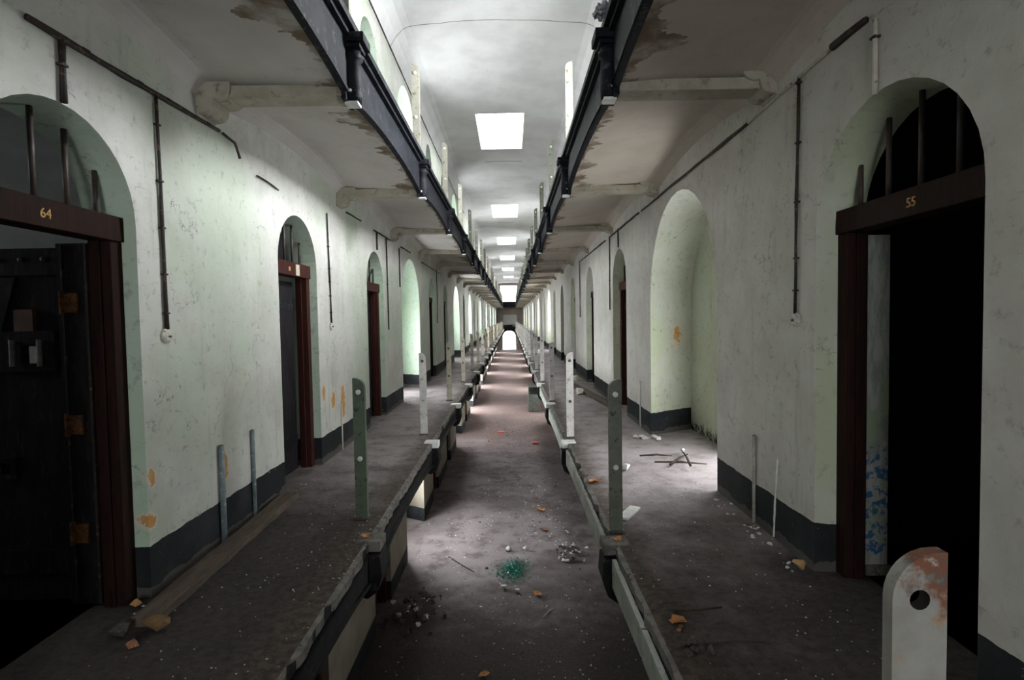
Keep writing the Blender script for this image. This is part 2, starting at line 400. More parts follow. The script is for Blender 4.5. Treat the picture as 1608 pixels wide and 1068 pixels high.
def build_wall(side, X, ops, mats, name, label):
    s = -1 if side == 'L' else 1
    mb = MB()
    for lv, (za, zb) in enumerate(((ZG, ZM), (ZM, ZU), (ZU, ZC + .15))):
        y = Y0
        for i, o in enumerate(ops):
            yc, hw, apex, kind = o
            mb.face([(X, y, za), (X, yc - hw, za), (X, yc - hw, zb), (X, y, zb)], 0)
            oo = (yc, hw, min(apex, zb - za - .12), kind)
            pts = outline(oo, za)
            arc = pts[1:-1]
            for (ya, z_a), (yb, z_b) in zip(arc, arc[1:]):
                mb.face([(X, ya, z_a), (X, yb, z_b), (X, yb, zb), (X, ya, zb)], 0)
            d = depth_of(o); g = .36 if kind == 'niche' else -.02
            inn = outline(oo, za, g)
            for (p, q, r, t_) in zip(pts, pts[1:], inn, inn[1:]):
                mb.face([(X, *p), (X, *q), (X + s * d, *t_), (X + s * d, *r)], 1)
            if not (lv == 1 and (side, i) in CELLS):
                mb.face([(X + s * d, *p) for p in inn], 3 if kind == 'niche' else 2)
            y = yc + hw
        mb.face([(X, y, za), (X, Y1, za), (X, Y1, zb), (X, y, zb)], 0)
    o = mb.build(name, mats, fix=False)
    bm = bmesh.new(); bm.from_mesh(o.data); bmesh.ops.remove_doubles(bm, verts=bm.verts, dist=1e-5)
    bm.to_mesh(o.data); bm.free()
    return tag(o, label, 'wall', None, 'structure')
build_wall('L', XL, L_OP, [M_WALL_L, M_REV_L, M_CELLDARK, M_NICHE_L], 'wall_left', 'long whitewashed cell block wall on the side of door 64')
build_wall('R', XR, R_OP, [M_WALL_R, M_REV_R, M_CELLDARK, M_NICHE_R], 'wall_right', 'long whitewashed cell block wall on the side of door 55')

def cell(side, X, o, mat, name, label, window):
    s = -1 if side == 'L' else 1
    yc = o[0]; xa = X + s * .26; xb = X + s * 3.6
    out = [(yc - 1.0, 0)] + [(yc + 1.0 * math.cos(PI - PI * k / 14), 1.75 + .95 * math.sin(PI - PI * k / 14)) for k in range(15)] + [(yc + 1.0, 0)]
    mb = MB()
    for p, q in zip(out, out[1:]): mb.face([(xa, *p), (xa, *q), (xb, *q), (xb, *p)], 0)
    mb.face([(xa, *out[0]), (xb, *out[0]), (xb, *out[-1]), (xa, *out[-1])], 0)
    mb.face([(xb, *p) for p in out], 0)
    hole = outline(o, 0, -.02)
    loop = out + hole[::-1]
    for t3 in tessellate_polygon([[Vector((p[0], p[1], 0)) for p in loop]]):
        mb.face([(xa, *loop[i]) for i in t3], 0)
    ob = mb.build(name, mat, fix=False); tag(ob, label, 'cell room', None, 'structure')
    if window:
        w = thing('window_cell', 'small high window inside the cell behind ' + window, 'window', (xb - s * .03, yc, 1.95), None, 'structure')
        m = MB(); m.box(-.02, .02, -.36, .36, -.03, .0); m.box(-.02, .02, -.36, .36, .42, .45); m.box(-.02, .02, -.36, -.33, 0, .42); m.box(-.02, .02, .33, .36, 0, .42)
        m.build('window_frame', M_FRAME, w)
        m = MB(); m.box(-.008, .008, -.33, .33, 0, .42); m.build('pane', M_WINC, w)
cell('L', XL, L_OP[0], M_CELL, 'wall_cell', 'vaulted cell interior seen through the bars above door 64', 'door 64')
cell('L', XL, L_OP[1], M_CELL, 'wall_cell', 'cell interior behind the narrow oxblood framed door past door 64', 'the oxblood framed door')
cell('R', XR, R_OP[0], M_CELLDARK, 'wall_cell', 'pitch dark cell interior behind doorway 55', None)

# ---------------------------------------------------------------- floors, gallery slabs, ceiling, ends
mb = MB(); mb.box(-3.4, 3.2, Y0, Y1 + 1, ZG - .2, ZG)
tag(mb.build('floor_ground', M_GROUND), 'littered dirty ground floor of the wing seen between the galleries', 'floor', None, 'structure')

def ragged_slab(name, xedge, xout, mats, label):
    """walkway slab with a worn front edge"""
    mb = MB(); rnd = random.Random(5 if xedge < 0 else 6); s = 1 if xedge < 0 else -1
    ys = []; y = Y0
    while y < Y1:
        ys.append(y); y += .07 if y < 9 else (.25 if y < 20 else 1.5)
    ys.append(Y1)
    off = [s * (rnd.uniform(-.012, .012) - (.03 if rnd.random() < .06 else 0)) for _ in ys]
    for i in range(len(ys) - 1):
        a, b = ys[i], ys[i + 1]; ea, eb = xedge + off[i], xedge + off[i + 1]
        ia, ib = xedge - s * .03, xedge - s * .03
        mb.face([(xout, a, 0), (ia, a, 0), (ib, b, 0), (xout, b, 0)], 0)
        mb.face([(ia, a, 0), (ea, a, -.008), (eb, b, -.008), (ib, b, 0)], 1)
        mb.face([(ea, a, -.008), (ea, a, -.06), (eb, b, -.06), (eb, b, -.008)], 1)
        mb.face([(ea, a, -.06), (xout, a, -.06), (xout, b, -.06), (eb, b, -.06)], 2)
    return tag(mb.build(name, mats), label, 'walkway', None, 'structure')
ragged_slab('floor_walkway_left', EL, -5.8, [M_WALK_L, M_EDGE, M_SOF_L], 'dusty concrete gallery walkway running past door 64')
ragged_slab('floor_walkway_right', ER, 5.6, [M_WALK_R, M_EDGE, M_SOF_R], 'dusty concrete gallery walkway running past door 55')

def soffit_z(u, v):
    """u from the girder to the wall, v along one bay"""
    b = math.sin(PI * v) ** .8 if 0 < v < 1 else 0
    z = 3.0 + .055 * b * (1 - u) + u * (.045 + .15 * b)
    if u > .86: z -= .10 * ((u - .86) / .14) ** 2
    return z
def upper_slab(name, xedge, xwall, mats, label):
    mb = MB(); s = -1 if xedge < 0 else 1
    xs = [0, .1, .25, .4, .55, .7, .8, .86, .9, .94, .97, 1]
    k0 = -2; NB = 14
    for k in range(k0, 27):
        ya = BU0 + SU * k; yb = min(ya + SU, Y1)
        if ya >= Y1: break
        nb = NB if k < 8 else 6
        for j in range(nb):
            v0, v1 = j / nb, (j + 1) / nb
            y0_, y1_ = ya + (yb - ya) * v0, ya + (yb - ya) * v1
            for u0, u1 in zip(xs, xs[1:]):
                p = [(xedge + (xwall - xedge) * u, y_, soffit_z(u, v)) for u, v, y_ in ((u0, v0, y0_), (u1, v0, y0_), (u1, v1, y1_), (u0, v1, y1_))]
                mb.face(p, 0)
            mb.face([(xedge, y0_, ZU), (xedge, y1_, ZU), (xedge, y1_, soffit_z(0, v1)), (xedge, y0_, soffit_z(0, v0))], 1)
    ys = BU0 + SU * k0
    mb.face([(xedge, ys, ZU), (xwall + s * .8, ys, ZU), (xwall + s * .8, Y1, ZU), (xedge, Y1, ZU)], 1)
    mb.face([(xedge, ys, ZU), (xedge, ys, 3.0), (xwall, ys, 3.0), (xwall, ys, ZU)], 1)
    o = mb.build(name, mats, fix=False, smooth=False)
    return tag(o, label, 'gallery slab', None, 'structure')
upper_slab('floor_upper_left', UL, XL, [M_SOF_L, M_EDGE], 'shallow vaulted plaster underside of the upper gallery above door 64')
upper_slab('floor_upper_right', UR, XR, [M_SOF_R, M_EDGE], 'shallow vaulted plaster underside of the upper gallery above door 55')

SKY = [(13.9, 16.75), (24.9, 28.0), (34.9, 38.2), (45.0, 48.2), (55.8, 58.9), (66.3, 69.4)]
SX0, SX1 = -.80, .42
mb = MB()
prof = []
for k in range(33):
    x = XL + (XR - XL) * k / 32
    e = min(x - XL, XR - x); z = ZC + .13 * (1 - ((x - (XL + XR) / 2) / 1.87) ** 2)
    if e < .35: z -= .30 * (1 - e / .35) ** 2
    prof.append((x, z))
def ceil_z(x):
    for (xa, za), (xb, zb) in zip(prof, prof[1:]):
        if xa <= x <= xb: return za + (zb - za) * (x - xa) / (xb - xa)
prof = sorted(prof + [(SX0, ceil_z(SX0)), (SX1, ceil_z(SX1))])
cuts = sorted({Y0, Y1} | {y for p in SKY for y in p})
for ya, yb in zip(cuts, cuts[1:]):
    hole = any(abs(ya - a) < 1e-6 for a, b in SKY)
    for (xa, za), (xb, zb) in zip(prof, prof[1:]):
        if hole and xa >= SX0 - 1e-6 and xb <= SX1 + 1e-6: continue
        mb.face([(xa, ya, za), (xb, ya, zb), (xb, yb, zb), (xa, yb, za)], 0)
for a, b in SKY:
    zt = ZC + .38
    for (x_, y_), (x2, y2) in (((SX0, a), (SX1, a)), ((SX1, a), (SX1, b)), ((SX1, b), (SX0, b)), ((SX0, b), (SX0, a))):
        mb.face([(x_, y_, ceil_z(x_)), (x2, y2, ceil_z(x2)), (x2, y2, zt), (x_, y_, zt)], 0)
tag(mb.build('ceiling', M_CEIL, fix=False, smooth=False), 'white plaster ceiling high above the wing with roof lights', 'ceiling', None, 'structure')
for i, (a, b) in enumerate(SKY):
    t = thing('skylight', f'{ORD[i]} rectangular skylight in the ceiling counted from the near end', 'skylight', (0, 0, 0), 'skylights along the ceiling')
    zt = ZC + .36; m = MB()
    m.box(SX0, SX0 + .03, a, b, zt - .04, zt); m.box(SX1 - .03, SX1, a, b, zt - .04, zt); m.box(SX0 + .03, SX1 - .03, a, a + .03, zt - .04, zt); m.box(SX0 + .03, SX1 - .03, b - .03, b, zt - .04, zt)
    m.build('frame', M_FRAME, t)
    m = MB(); m.box(SX0, SX1, a, b, zt, zt + .02); m.build('pane', M_SKY, t)

# near end wall behind the photographer, far end wall
mb = MB()
bx0, bx1, bz0, bz1 = -1.0, .75, .7, 2.9
for a_, b_, c_, d_ in ((-2.4, bx0, ZG, ZC + .3), (bx1, 2.2, ZG, ZC + .3), (bx0, bx1, ZG, bz0), (bx0, bx1, bz1, ZC + .3)):
    mb.face([(a_, Y0, c_), (b_, Y0, c_), (b_, Y0, d_), (a_, Y0, d_)])
for p, q in (((bx0, bz0), (bx1, bz0)), ((bx1, bz0), (bx1, bz1)), ((bx1, bz1), (bx0, bz1)), ((bx0, bz1), (bx0, bz0))):
    mb.face([(p[0], Y0, p[1]), (q[0], Y0, q[1]), (q[0], Y0 - .3, q[1]), (p[0], Y0 - .3, p[1])])
tag(mb.build('wall_back', M_ENDWALL, fix=False), 'end wall with a tall window behind the photographer', 'wall', None, 'structure')
t = thing('window_back', 'tall window in the end wall behind the photographer', 'window', (0, Y0 - .25, 0), None, 'structure')
m = MB(); m.box(bx0, bx1, -.02, 0, bz0, bz1); m.build('pane', M_WINB, t)
m = MB()
for k in range(4): x_ = bx0 + (bx1 - bx0) * k / 3; m.box(x_ - .02, x_ + .02, .0, .04, bz0, bz1)
for k in range(5): z_ = bz0 + (bz1 - bz0) * k / 4; m.box(bx0, bx1, .0, .04, z_ - .02, z_ + .02)
m.build('window_frame', M_FRAME, t)
mb = MB(); mb.box(EL + .03, ER - .03, Y0, 1.95, -.16, -.002)
tag(mb.build('floor_bridge', M_WALK_R), 'landing between the galleries on which the photographer stands', 'landing', None, 'structure')

ax, aw, aa = -.26, .92, 2.72
arch = [(ax - aw, ZG)] + [(ax + aw * math.cos(PI - PI * k / 16), ZG + aa - aw + aw * math.sin(PI - PI * k / 16)) for k in range(17)] + [(ax + aw, ZG)]
mb = MB()
def rect(x0, x1, z0, z1, m=0): mb.face([(x0, Y1, z0), (x1, Y1, z0), (x1, Y1, z1), (x0, Y1, z1)], m)
rect(XL, arch[0][0], ZG, ZM); rect(arch[-1][0], XR, ZG, ZM)
for (xa, za), (xb, zb) in zip(arch[1:-1], arch[2:-1]): mb.face([(xa, Y1, za), (xb, Y1, zb), (xb, Y1, 0), (xa, Y1, 0)])
for p, q in zip(arch, arch[1:]): mb.face([(p[0], Y1, p[1]), (q[0], Y1, q[1]), (q[0], Y1 + .5, q[1]), (p[0], Y1 + .5, p[1])], 0)
rect(XL, XR, ZM, ZU)
wx0, wx1, wz0, wz1 = -1.45, .95, 3.95, 6.2
rect(XL, wx0, ZU, ZC + .2); rect(wx1, XR, ZU, ZC + .2); rect(wx0, wx1, ZU, wz0); rect(wx0, wx1, wz1, ZC + .2)
for p, q in (((wx0, wz0), (wx1, wz0)), ((wx1, wz0), (wx1, wz1)), ((wx1, wz1), (wx0, wz1)), ((wx0, wz1), (wx0, wz0))):
    mb.face([(p[0], Y1, p[1]), (q[0], Y1, q[1]), (q[0], Y1 + .4, q[1]), (p[0], Y1 + .4, p[1])], 0)
tag(mb.build('wall_end', M_ENDWALL, fix=False), 'brown plaster wall closing the far end of the wing', 'wall', None, 'structure')
t = thing('door_end', 'bright arched doorway to daylight at the far end of the ground floor', 'door', (0, 0, 0), None, 'structure')
m = MB(); m.face([(x, Y1 + .5, z) for x, z in arch]); m.build('pane', M_WINE, t, fix=False)
m = MB(); m.box(.0, .07, Y1 + .30, Y1 + .38, ZG + .7, ZG + 2.2); m.build('door_edge', M_LEAF, t)
t = thing('window_end', 'large bright window at the far end above the upper gallery', 'window', (0, 0, 0), None, 'structure')
m = MB(); m.face([(wx0, Y1 + .4, wz0), (wx1, Y1 + .4, wz0), (wx1, Y1 + .4, wz1), (wx0, Y1 + .4, wz1)]); m.build('pane', M_WINE, t, fix=False)
m = MB()
for k in range(1, 4): m.box(wx0 + .6 * k - .02, wx0 + .6 * k + .02, Y1 + .33, Y1 + .38, wz0, wz1)
m.build('window_frame', M_FRAME, t)
t = thing('end_gallery', 'dark railed landing crossing the far end of the wing', 'landing', (0, Y1 - 1.1, 0))
m = MB(); m.box(UL, UR, 0, 1.05, ZU - .25, ZU); m.build('upper_deck', M_IRON, t)
m = MB(); m.box(EL, ER, 0, 1.05, -.3, 0); m.build('lower_deck', M_IRONLOW, t)
m = MB(); m.box(UL + .02, UR - .02, .02, .06, ZU, ZU + .45); m.build('upper_panel', M_IRON, t)
m = MB(); m.box(EL + .02, .25, .1, .9, 0, .55); m.box(.25, ER - .02, .1, .9, 0, .32); m.build('steps', M_LEAF, t)
m = MB(); m.prism([(-1.1, .6), (-1.1, 1.9), (-.9, 2.05), (.7, 2.05), (.9, 1.9), (.9, .6)], 'y', Y1 - .08, Y1 - .005)
tag(m.build('blocked_opening', M_WHITE), 'pale blocked-up opening on the far end wall above the archway', 'panel')

# ---------------------------------------------------------------- daylight windows in the side recesses
wi = 0
for side, X, ops in (('L', XL, L_OP), ('R', XR, R_OP)):
    s = -1 if side == 'L' else 1
    for i, o in enumerate(ops):
        if o[3] != 'niche': continue
        yc = o[0]
        for lv, (z0, mat) in enumerate(((ZG, M_WING), (ZM, M_WINM), (ZU, M_WINU))):
            wi += 1
            y = yc - .55 if (side == 'R' and i == 1) else yc
            hw, za, zb = .6, .85, 2.35
            if lv == 0 and yc > 25: hw, za, zb = .95, .05, 2.35
            if lv == 1 and yc < 12: za, zb, mat = .15, 1.7, M_WINM1
            if lv == 0 and yc < 12: mat = M_WING1 if side == 'R' else M_WING2
            if lv == 2:
                za, zb = .25, 1.75
                mat = M_WINU1 if (side, i) == ('R', 1) else (M_WINU2 if (side, i) == ('L', 3) else M_WINU)
            where = ('green post side' if side == 'L' else 'rusty post side'); st = ('ground floor', 'walkway level', 'upper gallery')[lv]
            nth = ORD[sum(1 for q in ops[:i] if q[3] == 'niche')]
            t = thing(f'window_{wi}', f'daylit window in the {nth} wide recess on the {where}, {st}', 'window', (X + s * (.62 - .03), y, z0), 'recess windows', 'structure')
            m = MB(); f = .045
            m.box(-.025, .025, -hw - f, -hw, za - f, zb + f); m.box(-.025, .025, hw, hw + f, za - f, zb + f)
            m.box(-.025, .025, -hw, hw, za - f, za); m.box(-.025, .025, -hw, hw, zb, zb + f)
            m.box(-.02, .02, -.015, .015, za, zb); m.box(-.02, .02, -hw, hw, (za + zb) / 2 - .015, (za + zb) / 2 + .015)
            m.build('window_frame', M_FRAME, t)
            m = MB(); m.box(-.006, .006, -hw, hw, za, zb); m.build('pane', mat, t)

# ---------------------------------------------------------------- cell doors
def text_part(txt, size, mat, parent, loc, rz):
    cu = bpy.data.curves.new('door_number', 'FONT'); cu.body = txt; cu.size = size; cu.extrude = .0015; cu.align_x = 'CENTER'; cu.align_y = 'CENTER'
    cu.materials.append(mat)
    o = bpy.data.objects.new('door_number', cu); C.objects.link(o); o.parent = parent
    o.location = loc; o.rotation_euler = (PI / 2, 0, rz); return o
dn = 0
def cell_door(side, X, o, z0, label, number=None, wood=M_WOOD, leaf='closed', bars=True, detail=True):
    """local frame: origin on the wall plane at the opening's centre; +d goes into the wall"""
    global dn
    dn += 1; s = -1 if side == 'L' else 1
    yc, hw, apex, _ = o; apex = min(apex, 2.6); h = apex - hw
    t = thing(f'door_{dn}', label, 'cell door', (X, yc, z0), 'cell doors along the galleries', 'structure')
    bx = lambda m, d0, d1, a, b, c, d: m.box(min(s * d0, s * d1), max(s * d0, s * d1), a, b, c, d)
    fd = .075 if side == 'L' else .12
    hi = hw - .005
    m = MB(); bx(m, fd, fd + .11, -hi, -hi + .085, 0, 1.94); bx(m, fd + .05, fd + .11, -hi + .085, -hi + .1, 0, 1.94); m.build('jamb', wood, t, bevel=.004)
    m = MB(); bx(m, fd, fd + .11, hi - .085, hi, 0, 1.94); bx(m, fd + .05, fd + .11, hi - .1, hi - .085, 0, 1.94); m.build('jamb', wood, t, bevel=.004)
    m = MB(); bx(m, fd - .015, fd + .11, -hi, hi, 1.94, 2.07); lt = m.build('lintel', wood, t, bevel=.004)
    if number:
        text_part(number, .062, M_NUM, t, (s * (fd - .0165), (-.03 if side == 'L' else -.04), 2.0), -PI / 2 if side == 'R' else PI / 2)
    if bars:
        n = 5
        for k in range(n):
            y = -hi + 2 * hi * (k + .5) / n
            zt = h + math.sqrt(max(hi * hi - y * y, .01)) - .01
            if zt < 2.1: continue
            m = MB(); m.tube([(s * (fd + .06), y, 2.05), (s * (fd + .06), y, zt)], .013, 8); m.build('bar', M_BAR, t, smooth=True)
    if leaf == 'closed':
        m = MB(); bx(m, .20, .25, -hi + .1, hi - .1, .01, 1.93); lf = m.build('door_leaf', M_LEAF, t, bevel=.003)
        if detail:
            m = MB(); bx(m, .185, .2, -hi + .12, hi - .12, 1.62, 1.72); bx(m, .185, .2, -hi + .12, hi - .12, .25, .35); m.build('strap', M_IRON, lf)
            m = MB(); bx(m, .175, .2, -.08, .08, 1.35, 1.5); m.build('hatch', M_IRON, lf)
    elif leaf == 'ajar':
        m = MB(); bx(m, .20, .25, -hi + .1, .335, .01, 1.90); lf = m.build('door_leaf', M_LEAF, t, bevel=.003)
        m = MB(); bx(m, .188, .2, -hi + .12, .32, 1.62, 1.72); bx(m, .188, .2, -hi + .12, .32, .25, .35); m.build('strap', M_IRON, lf)
    return t
d64 = cell_door('L', XL, L_OP[0], 0, 'open cell door numbered 64 with black iron leaf and brown frame', '64', M_WOOD, None)
# the opened leaf of 64 stands square to the wall on the far jamb
def on(parent): return parent
lx = lambda x: x - XL; ly = lambda y: y - L_OP[0][0]
m = MB(); m.box(lx(-3.22), lx(-2.375), ly(2.93), ly(2.985), .012, 1.915); leaf = m.build('door_leaf', M_LEAF, d64, bevel=.003)
m = MB(); m.box(lx(-3.22), lx(-2.378), ly(2.918), ly(2.93), 1.77, 1.90); m.box(lx(-3.22), lx(-2.378), ly(2.918), ly(2.93), .16, .29); m.build('iron_strap', M_LEAF, leaf)
for k in range(5):
    m = MB(); m.lathe([(.014, 0), (.012, .006), (.005, .009)], n=10); o_ = m.build('rivet', M_DARKBOLT, leaf); o_.rotation_euler = (PI / 2, 0, 0); o_.location = (lx(-2.47 - .12 * k), ly(2.918), 1.855)
m = MB(); m.prism([(lx(-3.2), .3), (lx(-3.08), .3), (lx(-2.62), 1.76), (lx(-2.74), 1.76)], 'y', ly(2.915), ly(2.93)); m.build('brace', M_LEAF, leaf)
m = MB(); m.box(lx(-2.63), lx(-2.53), ly(2.905), ly(2.93), 1.475, 1.59); m.build('peephole_plate', simple('worn_copper_plate', [(.19, .08, .045), (.10, .055, .045)], 9, .55), leaf)['label'] = 'coppery peephole plate'
m = MB(); m.plate([(lx(-2.72), 1.26), (lx(-2.42), 1.26), (lx(-2.42), 1.475), (lx(-2.72), 1.475)], [[(lx(-2.6), 1.3), (lx(-2.6), 1.4), (lx(-2.5), 1.4), (lx(-2.5), 1.3)]], 'y', ly(2.903), ly(2.93)); hp = m.build('hatch_plate', M_LEAF, leaf)
m = MB(); m.box(lx(-2.548), lx(-2.5), ly(2.896), ly(2.902), 1.305, 1.395); m.build('hatch_card', M_WHITE, hp)['label'] = 'small white square in the hatch'
m = MB()
for x_ in (-2.63, -2.485): m.tube([(lx(x_), ly(2.895), 1.41), (lx(x_), ly(2.885), 1.43), (lx(x_), ly(2.885), 1.29)], .012, 8)
m.build('hatch_hinge', simple('bare_grey_iron', [(.22, .22, .22), (.14, .14, .13)], 20, .5, .4), hp)
m = MB(); m.plate([(lx(-2.77), .68), (lx(-2.66), .68), (lx(-2.66), .80), (lx(-2.77), .80)], [[(lx(-2.74), .71), (lx(-2.74), .77), (lx(-2.69), .77), (lx(-2.69), .71)]], 'y', ly(2.905), ly(2.93)); m.build('lock_plate', M_IRON, leaf)
m = MB(); m.box(lx(-2.37), lx(-2.19), ly(2.88), ly(2.925), .012, 1.93); m.build('dark_gap_block', M_LEAF, d64)  # added dark block hiding the lit cell wall between leaf and frame
for z_ in (1.62, .98, .40):
    m = MB(); m.box(lx(-2.33), lx(-2.255), ly(2.858), ly(2.87), z_ - .05, z_ + .05); m.tube([(lx(-2.335), ly(2.86), z_ - .06), (lx(-2.335), ly(2.86), z_ + .06)], .012, 8)
    m.build('hinge', M_RUST, d64)['label'] = 'rusty orange hinge'
m = MB(); m.box(lx(-2.20), lx(-2.188), ly(2.845), ly(2.856), .03, 1.92); m.box(lx(-2.34), lx(-2.33), ly(2.865), ly(2.878), .03, 1.92); m.build('rebate_strip', M_PIPE, d64)

d63 = cell_door('L', XL, L_OP[1], 0, 'narrow cell door with oxblood jamb and paper scrap on its lintel', None, M_WOODRED, 'ajar')
m = MB(); m.box(-.060, -.0585, .08, .17, 1.95, 2.055); m.build('paper_scrap', M_PAPER, d63)['label'] = 'cream paper scrap stuck on the lintel'
m = MB(); m.box(-.060, -.0585, -.09, -.05, 1.98, 2.02); m.build('number_mark', M_NUM, d63)
d55 = cell_door('R', XR, R_OP[0], 0, 'open dark cell doorway numbered 55 with brown frame and blue-stained jamb', '55', M_WOOD, None)
# peeling lining of the reveal behind the frame of 55, and its foot block
m = MB(); m.box(.262, .385, .50, .56, .06, 1.93); m.build('reveal_lining', M_PEEL, d55)['label'] = 'whitewashed strip with flaking blue paint'
m = MB(); m.box(.262, .40, .49, .57, .0, .06); m.build('reveal_foot', M_EDGE, d55)
for i, o in enumerate(L_OP[2:], 2):
    if o[3] == 'door' and o[0] < 34: cell_door('L', XL, o, 0, f'{ORD[i]} arched opening along the green post wall, a dark closed cell door', None, M_WOODRED if i == 2 else M_WOOD, 'closed', o[0] < 18)
for i, o in enumerate(R_OP[1:], 1):
    if o[3] == 'door' and o[0] < 34: cell_door('R', XR, o, 0, f'{ORD[i]} arched opening along the rusty post wall, a dark closed cell door', None, M_WOODRED if i == 2 else M_WOOD, 'closed', o[0] < 18)
for i, o in enumerate(L_OP[:6]):
    if o[3] == 'door' and o[0] > 4:
        cell_door('L', XL, o, ZG, f'ground floor cell door under the walkway, below the {ORD[i]} opening past door 64', None, M_WOODRED, 'closed', False, False)
        cell_door('L', XL, o, ZU, f'upper gallery cell door above the {ORD[i]} opening of the green post wall', None, M_WOOD, 'closed', False, False)

# ---------------------------------------------------------------- gallery girders
def girder(edge, s, span, z_of, ztop, depth_in, mat, mould):
    """s: +1 when the well lies towards +x. Local origin at the bracket, edge plane x=0"""
    n = 12; web = MB(); t_ = .03
    e_ = .1
    out = [(e_ + (span - 2 * e_) * k / n, z_of((e_ + (span - 2 * e_) * k / n) / span)) for k in range(n + 1)]
    poly = out + [(span - e_, ztop), (e_, ztop)]
    web.prism(poly, 'x', min(0, s * t_), max(0, s * t_))
    top = MB(); a, b = sorted((0, s * (t_ + mould))); top.box(a, b, e_, span - e_, ztop, ztop + .045)
    a, b = sorted((s * t_, s * (t_ + mould * .5))); top.box(a, b, e_, span - e_, ztop - .03, ztop)
    bead = MB()
    for k in range(n):
        p, q = out[k], out[k + 1]
        a, b = sorted((s * t_, s * (t_ + .018)))
        bead.face([(a, p[0], p[1]), (b, p[0], p[1]), (b, q[0], q[1]), (a, q[0], q[1])])
        bead.face([(a, p[0], p[1] + .025), (b, p[0], p[1] + .025), (b, q[0], q[1] + .025), (a, q[0], q[1] + .025)])
        bead.face([(b, p[0], p[1]), (b, p[0], p[1] + .025), (b, q[0], q[1] + .025), (b, q[0], q[1])])
    return web, top, bead
def arch_z(lo, hi):
    return lambda v: lo + (hi - lo) * (1 - (2 * v - 1) ** 2) ** .6
def girder_run(X, s, y0, pitch, k0, z_of, ztop, mat, mould, label, far_label, group, edge_mat=None):
    first = None
    for k in range(k0, 27):
        y = y0 + pitch * k
        if y + pitch > Y1 - 1.1: break
        i = k - k0
        lab = f'{ORD[i]} {label} from the near end' if i < 8 else far_label
        if first is None:
            first = thing('gallery_girder', lab, 'girder', (X, y, 0), group)
            w, t_, b = girder(0, s, pitch, z_of, ztop, .3, mat, mould)
            w.build('web', mat, first); t_.build('top_moulding', mat, first); b.build('bead', edge_mat or mat, first)
        else: dup(first, (X, y, 0), lab)
girder_run(UL, 1, BU0, SU, -1, arch_z(2.94, 3.05), 3.36, M_IRON, .07, 'black arched iron girder edging the upper gallery, green post side,', 'small far black girder of the upper gallery on the green post side', 'black girders of the upper gallery, green post side')
girder_run(UR, -1, BU0, SU, -1, arch_z(2.94, 3.05), 3.36, M_IRON, .07, 'black arched iron girder edging the upper gallery, rusty post side,', 'small far black girder of the upper gallery on the rusty post side', 'black girders of the upper gallery, rusty post side')
girder_run(EL - .03, 1, BL0, SL, -1, arch_z(-.31, -.20), -.062, M_IRONLOW, -.01, 'black girder under the walkway edge, green post side,', 'small far black girder under the walkway edge on the green post side', 'black girders under the green post walkway')
# pale fascia plates along the walkway by door 55
first = None
for k in range(-1, 25):
    y = BL0 + SL * k; i = k + 1
    if y > Y1 - 4: break
    lab = f'{ORD[i]} pale painted fascia girder below the rusty post walkway from the near end' if i < 8 else 'small far pale fascia girder below the rusty post walkway edge'
    if first is None:
        first = thing('fascia_girder', lab, 'girder', (ER, y, 0), 'pale fascia girders under the rusty post walkway')
        for a, b in ((.06, 1.0), (1.02, 1.90), (1.92, 2.70)):
            m = MB(); m.prism([(a, -.062), (b, -.062), (b, -.20 - .06 * abs((b / SL) * 2 - 1)), (a, -.20 - .06 * abs((a / SL) * 2 - 1))], 'x', -.03, .0); m.build('fascia_plate', M_FASCIA, first, bevel=.004)
        m = MB(); m.box(0.005, .05, .0, SL - .24, -.30, -.062); m.build('web', M_IRONLOW, first)
    else: dup(first, (ER, y, 0), lab)

# ---------------------------------------------------------------- brackets under the upper gallery: rib, scroll corbel, iron boss
def upper_bracket(s, X, xwall):
    """local origin at the girder line; +d runs to the wall"""
    L = abs(xwall - X); m = MB()
    sx = lambda d: -s * d
    a, b = sorted((sx(.0), sx(L)))
    m.box(a, b, -.09, .09, 2.955, 3.03); beam = m
    jo = MB(); a, b = sorted((0, s * .03)); jo.box(a, b, -.1, .1, 2.93, 3.405); a, b = sorted((s * .03, s * .1)); jo.box(a, b, -.1, .1, 3.36, 3.405)
    dz = [(0, 3.05), (.225, 3.05), (.225, 3.0), (.218, 2.972), (.198, 2.950), (.168, 2.936), (.135, 2.932), (.112, 2.938), (.112, 2.915), (.104, 2.888), (.086, 2.866), (.060, 2.854), (.032, 2.850), (.02, 2.852), (0, 2.83)]
    c = [(sx(L - d), z + (.07 if s < 0 else 0)) for d, z in dz]
    cor = MB(); cor.prism(c, 'y', -.11, .11)
    boss = MB(); x0 = s * .05
    boss.lathe([(.03, 2.93), (.055, 2.94), (.062, 3.0), (.055, 3.14), (.05, 3.2), (.07, 3.215), (.07, 3.24), (.055, 3.255), (.06, 3.3)], (x0, 0, 0), 18)
    cap = MB(); cap.box(min(0, s * .15), max(0, s * .15), -.09, .09, 3.30, 3.36); cap.box(min(0, s * .12), max(0, s * .12), -.07, .07, 3.27, 3.30)
    foot = MB(); foot.box(x0 - .042, x0 + .042, -.05, .04, 2.918, 2.935); foot.lathe([(.014, 0), (.014, .012), (.006, .016)], (x0, -.0, 2.94), 10)
    stud = MB(); stud.lump((x0, -.068, 2.985), .016, 1.0)
    return beam, cor, boss, cap, foot, stud, jo
